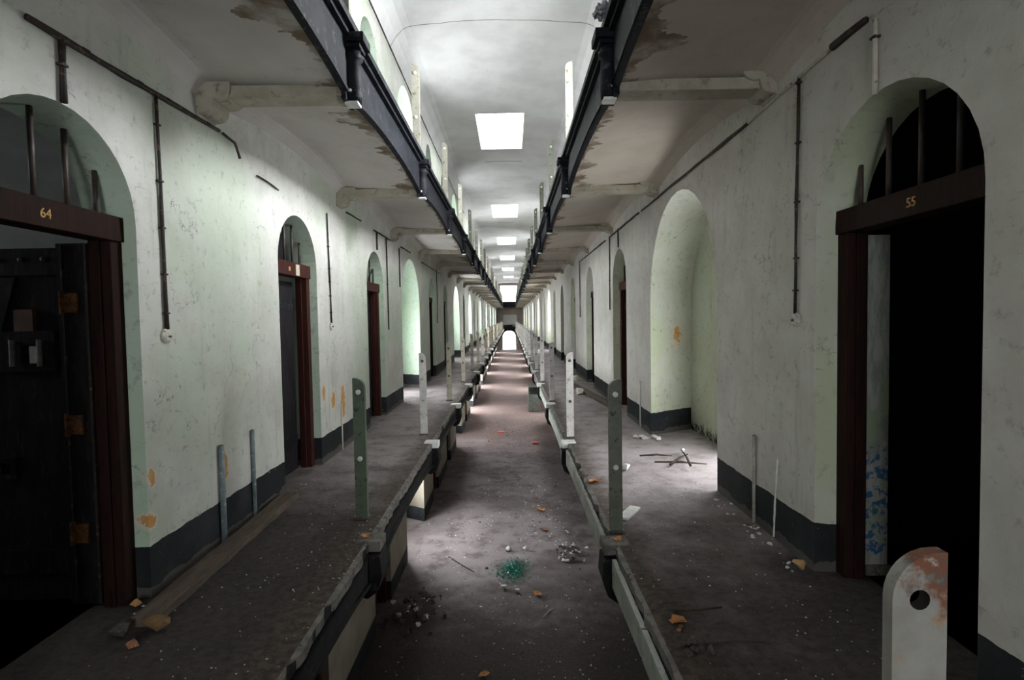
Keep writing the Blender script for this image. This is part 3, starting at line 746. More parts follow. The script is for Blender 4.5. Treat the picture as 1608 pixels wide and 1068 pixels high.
for s, X, xw, sof, where in ((1, UL, XL, M_SOF_L, 'green post'), (-1, UR, XR, M_SOF_R, 'rusty post')):
    first = None
    for k in range(-1, 26):
        y = BU0 + SU * k; i = k
        if y > Y1 - 1.3: break
        lab = (f'{ORD[i]} scrolled corbel and rib with black iron boss under the upper gallery, {where} side' if 0 <= i < 8 else
               (f'corbel and rib overhead beside the near end, {where} side' if i < 0 else f'small far corbel and rib of the upper gallery on the {where} side'))
        if first is None:
            first = thing('gallery_bracket', lab, 'bracket', (X, y, 0), f'upper gallery brackets, {where} side')
            be, co_, bo, ca, fo, st, jo = upper_bracket(s, X, xw)
            be.build('rib', M_STONE, first, bevel=.006); co_.build('corbel', M_STONE, first, bevel=.008)
            jo.build('joint_plate', M_IRON, first)
            bp = bo.build('boss', M_IRON, first, smooth=True); ca.build('cap', M_IRON, bp, bevel=.006)
            fo.build('foot', M_WHITE, bp)['label'] = 'white painted foot of the boss'; st.build('stud', M_WHITE, bp)
        else: dup(first, (X, y, 0), lab)
# crumbling cement head on the first boss of the rusty post side
m = MB(); rnd = random.Random(3)
for k in range(16): m.lump((UR - .105 + rnd.uniform(-.045, .03), 3.61 + rnd.uniform(-.06, .02), 3.405 + rnd.uniform(0, .05)), rnd.uniform(.025, .05), .9, 0, rnd)
tag(m.build('cement_lump', simple('grey_cement_crumbs', [(.32, .33, .36), (.16, .16, .18)], 30, .9, 0, .4)), 'crumbling grey cement lump on the first iron boss, rusty post side', 'cement lump')

# brackets at the walkway edge
def lower_bracket(s, headmat):
    out = MB(); c = [(0, -.07), (s * .075, -.09), (s * .085, -.22), (s * .05, -.33), (s * -.02, -.38), (s * -.22, -.30), (s * -.22, -.07)]
    out.prism(c, 'y', -.10, .10)
    head = MB(); a, b = sorted((s * -.10, s * .075)); head.box(a, b, -.085, .085, -.062, .012)
    return out, head
for s, X, where, hm in ((1, EL, 'green post', M_EDGE), (-1, ER, 'rusty post', M_WHITE)):
    first = None
    for k in range(0, 25):
        y = BL0 + SL * k + (0 if s > 0 else -.12)
        if y > Y1 - 1.5: break
        lab = f'{ORD[k]} iron bracket with pale head at the walkway edge, {where} side' if k < 7 else f'small far bracket with pale head at the {where} walkway edge'
        if first is None:
            first = thing('edge_bracket', lab, 'bracket', (X, y, 0), f'walkway edge brackets, {where} side')
            a, b = lower_bracket(s, hm); a.build('knee', M_IRONLOW, first, bevel=.01); b.build('head', M_EDGE, first, bevel=.01)
        else:
            r = dup(first, (X, y, 0), lab)
            if k >= 1:
                for ch in r.children:
                    if ch.name.startswith('head') and len(ch.data.materials):
                        ch.material_slots[0].link = 'OBJECT'; ch.material_slots[0].material = M_WHITE

# ---------------------------------------------------------------- railing posts
def post_outline(s, w=.088, h=1.07, r=.075):
    """flat bar; the corner on the well side (towards s) is rounded"""
    pts = [(-s * w / 2, 0), (s * w / 2, 0), (s * w / 2, h - r)]
    for k in range(1, 9):
        a = (PI / 2) * k / 8
        pts.append((s * (w / 2 - r + r * math.cos(a)), h - r + r * math.sin(a)))
    pts.append((-s * w / 2, h))
    return pts if s > 0 else pts[::-1]
def circ(cx, cz, r, n=14): return [(cx + r * math.cos(2 * PI * k / n), cz + r * math.sin(2 * PI * k / n)) for k in range(n)][::-1]
def make_post(s, mat, label, group, loc, bolts=(True, True), boltmat=M_WHITE, w=.088, th=.042, holes=(.965, .46), r=.075, rholes=.017):
    t = thing('railing_post', label, 'railing post', loc, group)
    hs = [circ(0, z, rholes) for z in holes]
    m = MB(); m.plate(post_outline(s, w, 1.07, r), hs, 'y', -th / 2, th / 2, 0, 1); m.build('bar', [mat, M_HOLE], t)
    for z, b in zip(holes, bolts):
        if b:
            m = MB(); m.lathe([(.019, 0), (.019, .007), (.013, .012)], n=12); o = m.build('bolt', boltmat, t); o.rotation_euler = (PI / 2, 0, 0); o.location = (0, -th / 2, z)
    m = MB(); m.box(-w / 2 - .012, w / 2 + .012, -th / 2 - .012, th / 2 + .012, -.004, .02); m.build('base_shoe', M_DARKBOLT, t)
    return t
GL, GR = 'railing posts on the green post walkway', 'railing posts on the rusty post walkway'
LPY = [4.12 + 2.98 * k for k in range(25)]; RPY = [.97, 3.76] + [6.77 + 3.0 * k for k in range(23)]
XPL, XPR = -1.155, .708
make_post(1, M_PGREEN, 'dark green iron railing post nearest on the green post walkway', GL, (XPL, LPY[0], 0), (True, True))
make_post(1, M_PWHITE, 'second railing post on the green post walkway, flaking white', GL, (XPL, LPY[1], 0), (True, False), M_DARKBOLT)
p3 = make_post(1, M_PCREAM, 'third railing post on the green post walkway, cream with rust', GL, (XPL, LPY[2], 0), (True, True), M_DARKBOLT)
make_post(-1, M_PNEAR, 'rust-topped white railing post standing before doorway 55', GR, (.722, RPY[0], 0), (False, False), M_WHITE, .098, .026, (.985, .46), .085, .0185)
make_post(-1, M_PGREY, 'grey-green railing post with two white bolts on the rusty post walkway', GR, (XPR, RPY[1], 0), (True, True))
p3r = make_post(-1, M_PWHITE, 'third railing post on the rusty post walkway, whitewashed', GR, (XPR + .01, RPY[2], 0), (True, True), M_DARKBOLT)
for k in range(3, 25):
    if LPY[k] < Y1 - 1.3: dup(p3, (XPL, LPY[k], 0), f'{ORD[k]} railing post from the near end on the green post walkway' if k < 9 else 'small far railing post deep along the green post walkway')
    if RPY[k] < Y1 - 1.3: dup(p3r, (XPR + .01, RPY[k], 0), f'{ORD[k]} railing post from the near end on the rusty post walkway' if k < 9 else 'small far railing post deep along the rusty post walkway')
for s, X, where, mat in ((1, UL + .0, 'green post', M_PUPPER), (-1, UR - .0, 'rusty post', M_PGREY)):
    g = f'upper gallery railing posts, {where} side'; first = None
    for k in range(25):
        y = BU0 + SU * k
        if y > Y1 - 1.3: break
        lab = f'{ORD[k]} railing post up on the upper gallery edge, {where} side' if k < 9 else f'small far railing post on the upper gallery edge, {where} side'
        if first is None: first = make_post(s, mat, lab, g, (X, y, ZU + .055), (True, True), M_WHITE if k else M_WHITE)
        else: dup(first, (X, y, ZU + .055), lab)

# ---------------------------------------------------------------- wall conduits, drops and stub pipes
def conduit(label, pts, r=.016, mat=M_PIPE, clips=(), side='L', plate=False, group='surface conduits on the walls'):
    t = thing('conduit', label, 'conduit', pts[0], group); o0 = Vector(pts[0])
    s = 1 if side == 'L' else -1
    rnd = random.Random(len(label)); P = []
    for a, b in zip(pts, pts[1:]):
        n = max(2, int((Vector(b) - Vector(a)).length / .18))
        for k in range(n):
            q = Vector(a).lerp(Vector(b), k / n) - o0
            q += Vector((0, rnd.uniform(-.004, .004), rnd.uniform(-.004, .004))); P.append(q)
    P.append(Vector(pts[-1]) - o0)
    R = [r * rnd.uniform(.75, 1.1) for _ in P]
    m = MB(); m.tube(P, R, 8); m.build('pipe', mat, t, smooth=True)
    for c in clips:
        q = Vector(pts[0]).lerp(Vector(pts[-1]), c) - o0
        m = MB(); m.box(q.x - r - .002, q.x + r + .002, q.y - r - .006, q.y + r + .003, q.z - .005, q.z + .005); m.build('clip', M_PIPE, t)
    if plate:
        q = Vector(pts[-1]) - o0; m = MB(); m.lathe([(.042, 0), (.042, .012), (.03, .02), (.012, .022)], n=16)
        o = m.build('switch_rose', M_PLATE, t); o.rotation_euler = (0, s * PI / 2, 0); o.location = (-s * .012, q.y, q.z - .035)
        m = MB(); m.lump((-s * -.012, q.y, q.z - .05), .014, 1); m.build('switch_hole', M_DARKBOLT, t)
    return t
cl, cr = XL + .014, XR - .014
conduit('thick dark conduit slanting along the wall top from door 64 to the first corbel', [(cl, 2.33, 2.785), (cl, 2.9, 2.795), (cl, 3.83, 2.825)], .017, M_PIPE, (.2, .45, .62, .9))
conduit('broken conduit end dangling below the first corbel, green post side', [(cl + .01, 3.86, 2.815), (cl + .03, 3.98, 2.79), (cl + .03, 4.05, 2.70)], .012)
conduit('short dark conduit dropping onto the arch of door 64', [(cl, 2.5, 2.775), (cl, 2.5, 2.50)], .014, M_PIPE, (.4,))
conduit('long clipped conduit ending in a switch rose between door 64 and the oxblood door', [(cl, 3.155, 2.79), (cl, 3.165, 2.1), (cl, 3.17, 1.47)], .0115, M_PIPE, (.12, .36, .56, .76, .93), 'L', True)
conduit('loose conduit fragment on the bright wall patch past the first corbel', [(cl, 4.38, 2.665), (cl, 4.58, 2.655), (cl, 4.78, 2.64)], .007)
conduit('thin conduit beside the oxblood framed door ending in a rose', [(cl, 6.03, 2.68), (cl, 6.06, 2.0), (cl, 6.08, 1.48)], .010, M_PIPE, (.3, .5, .62, .75, .9), 'L', True)
conduit('short conduit stub high on the wall beyond the second corbel, green post side', [(cl, 6.75, 2.83), (cl, 7.4, 2.84)], .012)
conduit('dark conduit run over the third opening of the green post wall', [(cl, 8.1, 2.83), (cl, 9.2, 2.835)], .013)
conduit('short drop onto the third arch of the green post wall', [(cl, 8.27, 2.82), (cl, 8.27, 2.56)], .014)
conduit('thin full-height conduit between the third opening and the wide green recess', [(cl, 8.9, 2.82), (cl, 8.92, 1.35)], .011, M_PIPE, (.2, .5, .8))
conduit('thin drop at the near edge of the wide green recess', [(cl, 9.92, 2.79), (cl, 9.92, 2.1)], .011)
conduit('conduit run above the wide green recess, green post side', [(cl, 10.1, 2.84), (cl, 11.0, 2.85)], .013)
conduit('distant conduit run past the wide green recess, green post side', [(cl, 12.4, 2.80), (cl, 15.8, 2.80)], .014)
conduit('distant drop past the wide green recess, green post side', [(cl, 14.9, 2.84), (cl, 14.9, 1.4)], .011)
conduit('black conduit stub at the wall top above doorway 55', [(cr, 2.68, 2.90), (cr, 2.95, 2.905)], .02, M_PIPE, (), 'R')
conduit('painted-over conduit along the wall top between doorway 55 and the first corbel', [(cr, 2.95, 2.905), (cr, 3.55, 2.89), (cr, 3.98, 2.87)], .010, M_PIPEPALE, (), 'R')
conduit('painted short drop onto the arch of doorway 55', [(cr, 2.61, 2.87), (cr, 2.61, 2.52)], .014, M_PIPEPALE, (.25,), 'R')
conduit('long clipped dark conduit beside doorway 55 ending in a rose', [(cr, 3.29, 2.89), (cr, 3.31, 2.2), (cr, 3.325, 1.50)], .0105, M_PIPE, (.02, .27, .52, .76, .9), 'R', True)
conduit('long dark conduit over the wide recess on the rusty post wall', [(cr, 3.98, 2.87), (cr, 5.6, 2.875), (cr, 7.2, 2.87)], .014, M_PIPE, (.2, .45, .97), 'R')
conduit('dark conduit run beyond the second corbel, rusty post side', [(cr, 7.35, 2.875), (cr, 9.5, 2.87)], .016, M_PIPE, (.03,), 'R')
conduit('thin full-height conduit past the wide recess on the rusty post wall', [(cr, 9.5, 2.88), (cr, 9.53, 1.62)], .012, M_PIPE, (.3, .6), 'R')
conduit('short drop onto the arch past the wide recess, rusty post side', [(cr, 8.75, 2.9), (cr, 8.75, 2.6)], .012, M_PIPE, (), 'R')
conduit('distant conduit run on the bright patch of the rusty post wall', [(cr, 9.9, 2.87), (cr, 13.5, 2.87)], .014, M_PIPE, (), 'R')
conduit('distant drop beyond the bright patch of the rusty post wall', [(cr, 13.6, 2.88), (cr, 13.6, 1.5)], .012, M_PIPE, (), 'R')
conduit('cornice cable along the top of the upper wall, green post side', [(cl + .03, 6.5, 6.11), (cl + .03, 14, 6.11), (cl + .03, 24, 6.11)], .014)
conduit('cornice cable along the top of the upper wall, rusty post side', [(cr - .03, 6.5, 6.11), (cr - .03, 14, 6.11), (cr - .03, 24, 6.11)], .014, M_PIPE, (), 'R')
def stub(label, x, y, z0, z1, r, mat, lean=0):
    t = thing('stub_pipe', label, 'pipe', (x, y, z0), 'cut-off stub pipes at the wall foot')
    m = MB(); m.tube([(0, 0, 0), (0, lean * .5, (z1 - z0) * .5), (0, lean, z1 - z0)], r, 10); m.build('pipe', mat, t, smooth=True)
    m = MB(); m.lathe([(r * .95, 0), (r * .6, .006)], (0, lean, z1 - z0), 10); m.build('end_cap', M_DARKBOLT, t)
stub('thicker blue-grey stub pipe against the wall foot nearer door 64', XL + .02, 3.69, .0, .67, .019, M_PIPEBLUE)
stub('thinner blue-grey stub pipe against the wall foot nearer the oxblood door', XL + .016, 4.15, .0, .68, .014, M_PIPEBLUE)
stub('thin stub pipe dark above and white below, at the wall foot near doorway 55', XR - .014, 3.885, .0, .63, .012, simple('stub_pipe_two_tone', [(.48, .46, .42), (.30, .28, .25), (.05, .05, .05)], 6, .7))
stub('thin white pipe stub past the oxblood door at the wall foot', XL + .012, 6.35, .0, .55, .008, M_PWHITE)
stub('thin white pipe stub on the dado beyond the wide recess, rusty post side', XR - .012, 7.35, .0, .62, .010, M_WHITE)
m = MB(); rnd = random.Random(4); P = []
for k in range(14): P.append((XR - .004, 3.56 + .004 * k + rnd.uniform(-.004, .004), .55 - .54 * k / 13))
m.tube(P, [.006 * rnd.uniform(.6, 1.3) for _ in P], 6)
tag(m.build('plaster_drip', M_WHITE), 'dripped white plaster streak on the wall foot beside doorway 55', 'plaster drip')

# ---------------------------------------------------------------- loose things on the walkways
def board(name, label, cat, a, b, w, th, mat, z=0, group=None, rag=.0):
    a, b = Vector((*a, 0)), Vector((*b, 0)); d = b - a; L = d.length; m = MB(); rnd = random.Random(int(L * 1000))
    n = max(2, int(L / .12)); 
    ring = []
    for k in range(n + 1):
        x = L * k / n; o1, o2 = rnd.uniform(-rag, rag), rnd.uniform(-rag, rag)
        if k in (0, n): o1 += rnd.uniform(-rag, rag) * 3
        ring.append([m.vert((x, -w / 2 + o1, 0)), m.vert((x, w / 2 + o2, 0)), m.vert((x, w / 2 + o2, th)), m.vert((x, -w / 2 + o1, th))])
    for A, B in zip(ring, ring[1:]):
        for k in range(4): m.f.append([A[k], A[(k + 1) % 4], B[(k + 1) % 4], B[k]]); m.m.append(0)
    m.f.append(ring[0][::-1]); m.m.append(0); m.f.append(ring[-1]); m.m.append(0)
    o = m.build(name, mat, bevel=.003); o.location = (a.x, a.y, z); o.rotation_euler = (0, 0, math.atan2(d.y, d.x))
    return tag(o, label, cat, group)
board('timber_batten', 'long rotten timber batten lying along the wall foot past door 64', 'timber', (-1.845, 2.66), (-1.90, 4.62), .125, .052, M_TIMBER, .001, None, .006)
board('plaster_board', 'pale broken board scrap beside the grey-green railing post', 'board', (.80, 3.98), (.95, 4.22), .085, .018, M_WHITE, .001, None, .004)
board('plank', 'short brown plank lying by the wall past the wide recess, rusty post side', 'plank', (1.66, 9.0), (1.32, 12.0), .16, .05, M_TIMBER, .001, None, .008)
def leafy(label, loc, r, mat, seed, name='dry_leaf', cat='leaf', group=None):
    rnd = random.Random(seed); m = MB(); n = 10; rim_t, rim_b = [], []
    for k in range(n):
        a = 2 * PI * k / n; rr = r * rnd.uniform(.65, 1.1); z = rnd.uniform(.15, .55) * r
        rim_t.append(m.vert((rr * math.cos(a), rr * .8 * math.sin(a), z + .003))); rim_b.append(m.vert((rr * math.cos(a), rr * .8 * math.sin(a), z)))
    ct, cb = m.vert((0, 0, .008)), m.vert((0, 0, 0))
    for k in range(n):
        j = (k + 1) % n
        m.f += [[ct, rim_t[k], rim_t[j]], [cb, rim_b[j], rim_b[k]], [rim_t[k], rim_b[k], rim_b[j], rim_t[j]]]; m.m += [0, 0, 0]
    o = m.build(name, mat, smooth=False); o.location = loc; o.rotation_euler = (0, 0, rnd.uniform(0, 6))
    return tag(o, label, cat, group)
leafy('curled orange leaf on the rusty post walkway in front of the grey-green post', (.79, 2.62, .002), .045, M_DRYLEAF, 1)
leafy('curled orange leaf at the walkway edge beyond the grey-green post', (.735, 4.9, .002), .06, M_DRYLEAF, 2)
leafy('small orange scrap at the foot of the grey-green post', (.69, 3.60, .002), .045, M_DRYLEAF, 3)
leafy('orange leaf on the broken walkway edge beside the green post', (-1.02, 3.72, .012), .04, M_DRYLEAF, 4)
def lump(name, label, cat, loc, r, mat, seed, flat=.6, n=14, group=None):
    m = MB(); m.lump((0, 0, 0), r, flat, 0, random.Random(seed), n); o = m.build(name, mat); o.location = loc
    return tag(o, label, cat, group)
m = MB(); rnd = random.Random(8)
for k in range(9): m.lump((rnd.uniform(-.13, .13), rnd.uniform(-.08, .08), 0), rnd.uniform(.03, .075), .55, 0, rnd)
o = m.build('plaster_heap', M_CHIP); o.location = (1.62, 6.62, .001); tag(o, 'white plaster heap fallen at the corner of the wide recess', 'plaster heap')
lump('plaster_lump', 'white foam lump behind the grey-green post on the walkway', 'plaster lump', (1.10, 5.27, .001), .075, M_CHIP, 21, .5)
lump('plaster_lump', 'white lump beside the short plank past the wide recess', 'plaster lump', (1.30, 10.6, .001), .14, M_CHIP, 22, .6)
lump('plaster_lump', 'cream lump at the wall foot beyond the short plank', 'plaster lump', (1.52, 13.0, .001), .13, M_PAPER, 23, .7)
lump('brick_piece', 'brown brick piece at the near end of the timber batten', 'brick', (-1.76, 2.63, .001), .075, simple('brown_stone', [(.22, .13, .05), (.12, .075, .035)], 16, .9), 24, .6)
lump('brick_piece', 'dark stone beside the near end of the timber batten', 'brick', (-1.90, 2.59, .001), .055, M_DARKCHIP, 25, .7)
lump('brick_piece', 'small red brick piece in front of the timber batten', 'brick', (-1.78, 2.50, .001), .04, M_BRICK, 26, .5)
lump('brick_piece', 'orange brick chip at the foot of the door 64 jamb', 'brick', (-2.02, 2.86, .001), .04, simple('orange_brick', [(.50, .26, .09), (.38, .2, .08)], 16, .9), 27, .6)
lump('brick_piece', 'orange brick crumb at the wall corner beside doorway 55', 'brick', (1.67, 3.17, .001), .045, simple('tan_brick', [(.45, .30, .14), (.35, .2, .09)], 16, .9), 28, .8)
# twigs
def twig(label, pts, r, group=None, mat=M_STICK):
    m = MB(); o0 = Vector(pts[0]); m.tube([Vector(p) - o0 for p in pts], [r * (1 - .5 * k / (len(pts) - 1)) for k in range(len(pts))], 6)
    o = m.build('twig', mat, smooth=True); o.location = o0; return tag(o, label, 'twig', group)
twig('dead twig beside the orange leaf before the grey-green post', [(.80, 2.72, .012), (.93, 2.70, .02), (1.05, 2.73, .012)], .010)
twig('straight dark wire on the walkway by the near edge, rusty post side', [(.86, 2.42, .01), (1.0, 2.44, .012), (1.13, 2.43, .008)], .006)
m = MB(); rnd = random.Random(9)
for k in range(16): m.lump((rnd.uniform(-.09, .06), rnd.uniform(-.06, .06), 0), rnd.uniform(.012, .035), .7, 0, rnd)
o = m.build('dirt_heap', M_DARKCHIP); o.location = (.82, 2.41, .001); tag(o, 'small dark dirt clump at one end of the straight wire', 'dirt clump', None, 'stuff')
for k, (a, b) in enumerate((((1.45, 5.55, .0), (1.95, 5.45, .0)), ((1.55, 5.35, .03), (1.85, 5.75, .03)), ((1.7, 5.2, .062), (1.8, 5.8, .062)), ((1.36, 5.82, .0), (1.70, 5.80, .0)))):
    mid = (Vector(a) + Vector(b)) / 2 + Vector((.01, .02, .012))
    twig('thin stick of the small stick heap before the wide recess', [a, tuple(mid), b], .014, 'stick heap before the wide recess')
lump('plaster_lump', 'small white piece on top of the stick heap', 'plaster lump', (1.76, 5.62, .085), .03, M_CHIP, 31, .8)

# plaster chips scattered on both walkways, each one a thing
chips = []
for k in range(5):
    m = MB(); m.lump((0, 0, 0), .018, .45, 0, random.Random(40 + k), 9); chips.append((m, k))
proto = {}
def chip(kind, mat, label, cat, group, loc, sc_, rz, name):
    key = (kind, mat.name, name)
    if key not in proto:
        o = chips[kind][0].build(name, mat); proto[key] = o
    else:
        o = proto[key].copy(); C.objects.link(o)
    o.location = loc; o.rotation_euler = (0, 0, rz); o.scale = (sc_, sc_, sc_)
    return tag(o, label, cat, group)
rnd = random.Random(77)
def scatter(n, xr, yr, z, mats, label, cat, group, smin, smax, name, pw=1.0):
    for k in range(n):
        x = rnd.uniform(*xr); y = yr[0] + (yr[1] - yr[0]) * rnd.random() ** pw
        chip(rnd.randrange(5), rnd.choice(mats), label, cat, group, (x, y, z), rnd.uniform(smin, smax), rnd.uniform(0, 6), name)
scatter(24, (XL + .1, EL - .08), (2.2, 9), .0005, [M_CHIP], 'small pale plaster chip lying on the green post walkway', 'plaster chip', 'plaster chips on the green post walkway', .2, .5, 'plaster_chip')
scatter(26, (ER + .06, XR - .06), (2.1, 9), .0005, [M_CHIP], 'small pale plaster chip lying on the rusty post walkway', 'plaster chip', 'plaster chips on the rusty post walkway', .2, .55, 'plaster_chip')
scatter(40, (XL + .02, XL + .16), (2.7, 8), .0005, [M_CHIP], 'pale plaster crumb along the wall foot of the green post walkway', 'plaster crumb', 'plaster crumbs at the wall foot, green post side', .4, 1.1, 'plaster_crumb')
scatter(30, (XR - .14, XR - .02), (3.1, 4.4), .0005, [M_CHIP], 'pale plaster crumb along the wall foot beside doorway 55', 'plaster crumb', 'plaster crumbs at the wall foot, rusty post side', .4, 1.2, 'plaster_crumb')
scatter(26, (ER + .04, ER + .2), (2.2, 5.5), .0005, [M_BRICK, M_BROWNLEAF], 'small reddish crumb near the edge of the rusty post walkway', 'brick crumb', 'reddish crumbs at the rusty post walkway edge', .3, .9, 'brick_crumb')
# ground floor litter
scatter(190, (-1.5, 1.3), (8.3, 24), ZG + .0005, [M_CHIP], 'pale plaster chip in the litter on the ground floor', 'plaster chip', 'plaster chips on the ground floor', .4, 1.6, 'plaster_chip', 1.1)
scatter(30, (-1.2, 1.2), (6.0, 8.6), ZG + .0005, [M_CHIP], 'pale plaster chip in the litter on the ground floor', 'plaster chip', 'plaster chips on the ground floor', .4, 1.0, 'plaster_chip')
scatter(60, (.1, 1.2), (10.5, 16), ZG + .0005, [M_CHIP], 'pale plaster chip in the litter on the ground floor', 'plaster chip', 'plaster chips on the ground floor', .8, 2.2, 'plaster_chip')
scatter(70, (-1.0, 1.2), (8.6, 22), ZG + .0005, [M_BROWNLEAF, M_DARKCHIP], 'brown crumb of debris on the ground floor', 'debris crumb', 'brown debris crumbs on the ground floor', .8, 2.6, 'debris_crumb', 1.3)
for k, (x, y, r, lab) in enumerate(((.62, 11.4, .11, 'brown leaf on the ground floor near the rusty post side, beyond the green glass'), (.35, 8.72, .10, 'orange-brown leaf just before the green glass on the ground floor'), (-.41, 6.73, .075, 'brown leaf alone on the dark near ground floor'), (.62, 12.6, .13, 'brown leaf scrap among white chips on the ground floor'))):
    leafy(lab, (x, y, ZG + .002), r, M_DRYLEAF if k else M_BROWNLEAF, 60 + k)
lump('plaster_lump', 'round white lump just in front of the green glass', 'plaster lump', (.03, 8.8, ZG), .06, M_CHIP, 51, .8)
lump('plaster_lump', 'pale round lump just before the green glass, darker side', 'plaster lump', (-.2, 8.95, ZG), .07, M_CHIP, 52, .8)
lump('plaster_lump', 'larger white lump at the back of the green glass', 'plaster lump', (-.12, 10.45, ZG), .075, M_CHIP, 53, .8)
lump('plaster_lump', 'second white lump at the back of the green glass', 'plaster lump', (.2, 10.42, ZG), .065, M_CHIP, 54, .8)
m = MB(); m.box(-.13, .13, -.10, .10, 0, .03); o = m.build('red_wrapper', M_RED, bevel=.01); o.location = (-.455, 21.5, ZG); tag(o, 'red scrap on the ground floor, farther of the two', 'wrapper')
m = MB(); m.prism([(-.13, 0), (.13, 0), (.11, .04), (-.09, .05)], 'y', -.12, .12); o = m.build('red_wrapper', M_RED, bevel=.01); o.location = (.80, 19.5, ZG); tag(o, 'red scrap on the ground floor, nearer the rusty post side', 'wrapper')
twig('long thin dark stick on the ground floor before the green glass', [(-1.25, 10.2, ZG + .012), (-.95, 9.8, ZG + .02), (-.72, 9.55, ZG + .012)], .012)
twig('pale thin stick on the dark near ground floor', [(.42, 8.05, ZG + .01), (.5, 8.2, ZG + .014), (.58, 8.3, ZG + .01)], .010, None, M_CHIP)
# broken green glass: too many shards to count
t = NT('green_bottle_glass'); t.b.inputs['Transmission Weight'].default_value = .35; M_GLASS = t.fin((.10, .42, .33), .15, 0, .6)
m = MB(); r2 = random.Random(12)
for k in range(1100):
    x, y = r2.gauss(0, .14), r2.gauss(0, .2); x += .25 * y * r2.random()
    q = [(x + r2.uniform(-.016, .016), y + r2.uniform(-.02, .02)) for _ in range(3)]
    z = r2.uniform(.0, .02); up = r2.uniform(.004, .03)
    b = len(m.v)
    m.v += [(q[0][0], q[0][1], z), (q[1][0], q[1][1], z), (q[2][0], q[2][1], z + up), (q[0][0], q[0][1], z + .005), (q[1][0], q[1][1], z + .005), (q[2][0], q[2][1], z + up + .005)]
    for f in ((0, 2, 1), (3, 4, 5), (0, 1, 4, 3), (1, 2, 5, 4), (2, 0, 3, 5)): m.f.append([b + i for i in f]); m.m.append(0)
o = m.build('broken_glass', M_GLASS); o.location = (-.03, 9.6, ZG + .001); tag(o, 'patch of shattered green glass on the ground floor', 'broken glass', None, 'stuff')
# grit: crumbs nobody could count, one object per floor
def grit(name, label, n, xr, yr, z, smin, smax, mats, seed, pw=1.2):
    m = MB(); r = random.Random(seed)
    AV = [(-.03, 9.6, .85), (-.455, 21.5, .3), (.8, 19.5, .3), (.5, 8.2, .22), (-1.0, 9.85, .45), (-1.52, 8.3, .75), (1.05, 10.2, .7), (.62, 11.4, .2)] if z < -1 else [(-1.87, 2.65 + .2 * q, .17) for q in range(11)] + [(.88, 4.1, .2), (.9, 2.7, .25), (1.0, 2.43, .2)] + [(1.66 - .034 * q, 9.0 + .3 * q, .28) for q in range(11)]
    for k in range(n):
        x = r.uniform(*xr); y = yr[0] + (yr[1] - yr[0]) * r.random() ** pw; s_ = r.uniform(smin, smax); b = len(m.v); a = r.uniform(0, 6)
        if any((x - ax_) ** 2 + (y - ay_) ** 2 < ar_ ** 2 for ax_, ay_, ar_ in AV): continue
        for j in range(3): m.v.append((x + s_ * math.cos(a + j * 2.1) * r.uniform(.6, 1.3), y + s_ * math.sin(a + j * 2.1) * r.uniform(.6, 1.3), z))
        m.v.append((x, y, z + s_ * r.uniform(.4, .9))); mi = r.randrange(len(mats))
        for f in ((0, 1, 3), (1, 2, 3), (2, 0, 3)): m.f.append([b + i for i in f]); m.m.append(mi)
    return tag(m.build(name, mats, fix=False), label, 'grit', None, 'stuff')
grit('floor_grit', 'fine grit and crumbs strewn over the ground floor', 2600, (-1.9, 1.65), (5.5, 26), ZG, .006, .02, [M_CHIP, M_DARKCHIP, M_DARKCHIP, M_BROWNLEAF], 91)
grit('walkway_grit', 'fine grit strewn over the green post walkway', 1500, (XL + .03, EL - .03), (2.0, 12), 0, .002, .007, [M_CHIP, M_DARKCHIP, M_DARKCHIP], 92, 1.4)
grit('walkway_grit', 'fine grit strewn over the rusty post walkway', 1700, (ER + .03, XR - .03), (1.9, 12), 0, .002, .007, [M_CHIP, M_DARKCHIP, M_DARKCHIP, M_BROWNLEAF], 93, 1.4)
# rubble heaps on the ground floor
m = MB(); r3 = random.Random(14)
for k in range(70):
    x, y = max(-.38, min(.5, r3.gauss(0, .2))), r3.gauss(0, .35); m.lump((x, y, max(0, .07 - .12 * math.hypot(x, y))), r3.uniform(.02, .065), .7, int(r3.random() < .12), r3, 9)
o = m.build('rubble_heap', [M_DARKCHIP, M_CHIP]); o.location = (-1.55, 8.3, ZG); tag(o, 'low rubble heap at the ground floor wall under the green post', 'rubble heap', None, 'stuff')
m = MB()
for k in range(50):
    x, y = r3.gauss(0, .2), r3.gauss(0, .25); m.lump((x, y, max(0, .05 - .1 * math.hypot(x, y))), r3.uniform(.02, .07), .6, int(r3.random() < .6), r3, 9)
o = m.build('rubble_heap', [M_CHIP, M_DARKCHIP]); o.location = (1.05, 10.2, ZG); tag(o, 'low pale rubble heap on the ground floor towards the rusty post side', 'rubble heap', None, 'stuff')
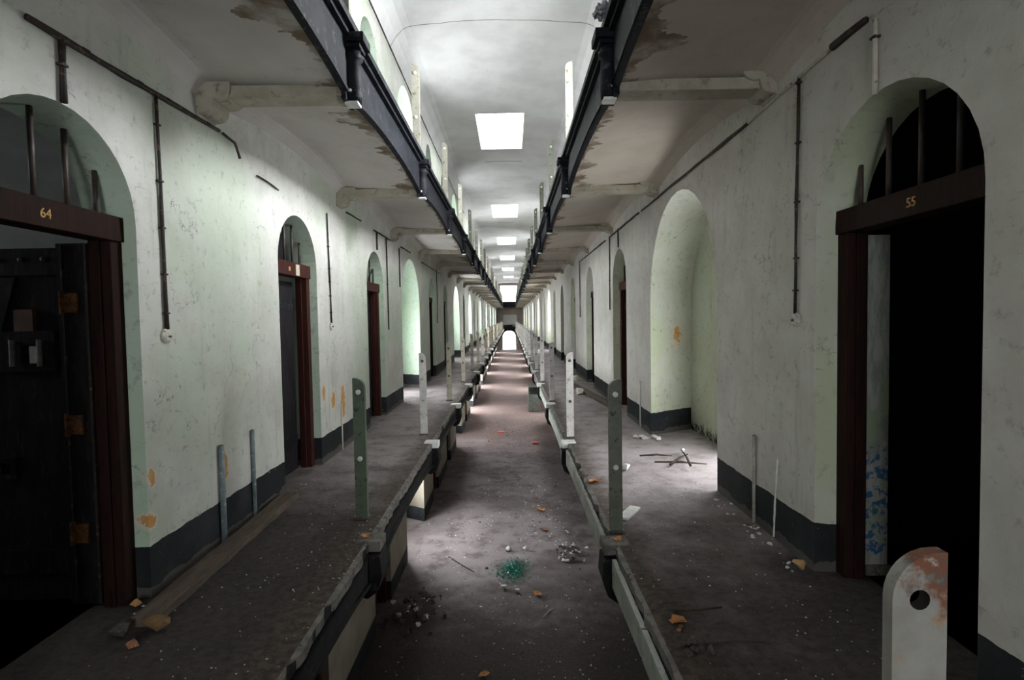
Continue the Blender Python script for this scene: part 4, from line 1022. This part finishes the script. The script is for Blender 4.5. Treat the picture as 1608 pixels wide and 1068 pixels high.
# grey cabinet on the ground floor
t = thing('cabinet', 'grey open-topped metal cabinet standing on the ground floor far along', 'cabinet', (1.06, 26.3, ZG))
m = MB(); m.box(-.28, -.25, -.28, .28, 0, 1.2); m.box(.25, .28, -.28, .28, 0, 1.2); m.box(-.28, .28, .25, .28, 0, 1.2); m.box(-.28, .28, -.28, .28, 1.2, 1.24); m.box(-.25, .25, -.25, .25, .0, .04); m.box(-.25, .25, -.27, .25, .82, .85)
m.build('carcass', M_CRATE, t, bevel=.006)
m = MB(); m.box(-.24, .24, -.275, -.26, .05, .81); m.build('door', M_CRATE, t)
m = MB(); m.box(-.25, .25, .2, .24, .86, 1.19); m.build('back_panel', M_CRATEIN, t)
for k in range(5):
    m = MB(); m.box(-.2 + .1 * k - .006, -.2 + .1 * k + .006, -.27, -.255, .85, 1.2); m.build('grille_bar', M_CRATEIN, t)

# ---------------------------------------------------------------- world, camera, view
w = bpy.data.worlds.new('World'); sc.world = w; w.use_nodes = True
bg = w.node_tree.nodes.get('Background') or w.node_tree.nodes.new('ShaderNodeBackground')
bg.inputs[0].default_value = (.6, .7, .8, 1); bg.inputs[1].default_value = .05
cam = bpy.data.cameras.new('camera'); co = bpy.data.objects.new('camera', cam); C.objects.link(co)
cam.sensor_fit = 'HORIZONTAL'; cam.sensor_width = 36; cam.lens = 860 / 1608 * 36
cam.clip_start = .05; cam.clip_end = 200
R = Matrix.Rotation(math.radians(-.0946), 4, 'Z') @ Matrix.Rotation(math.radians(90 - 2.266), 4, 'X') @ Matrix.Rotation(-.017, 4, 'Z')
co.matrix_world = Matrix.Translation((0, 0, 1.5)) @ R
sc.camera = co
sc.view_settings.view_transform = 'Standard'; sc.view_settings.look = 'None'; sc.view_settings.gamma = 1
sc.view_settings.use_curve_mapping = False; sc.view_settings.exposure = 0.4
sc.cycles.use_denoising = True
sc.cycles.max_bounces = 8; sc.cycles.diffuse_bounces = 5; sc.cycles.glossy_bounces = 3
sc.cycles.sample_clamp_indirect = 8
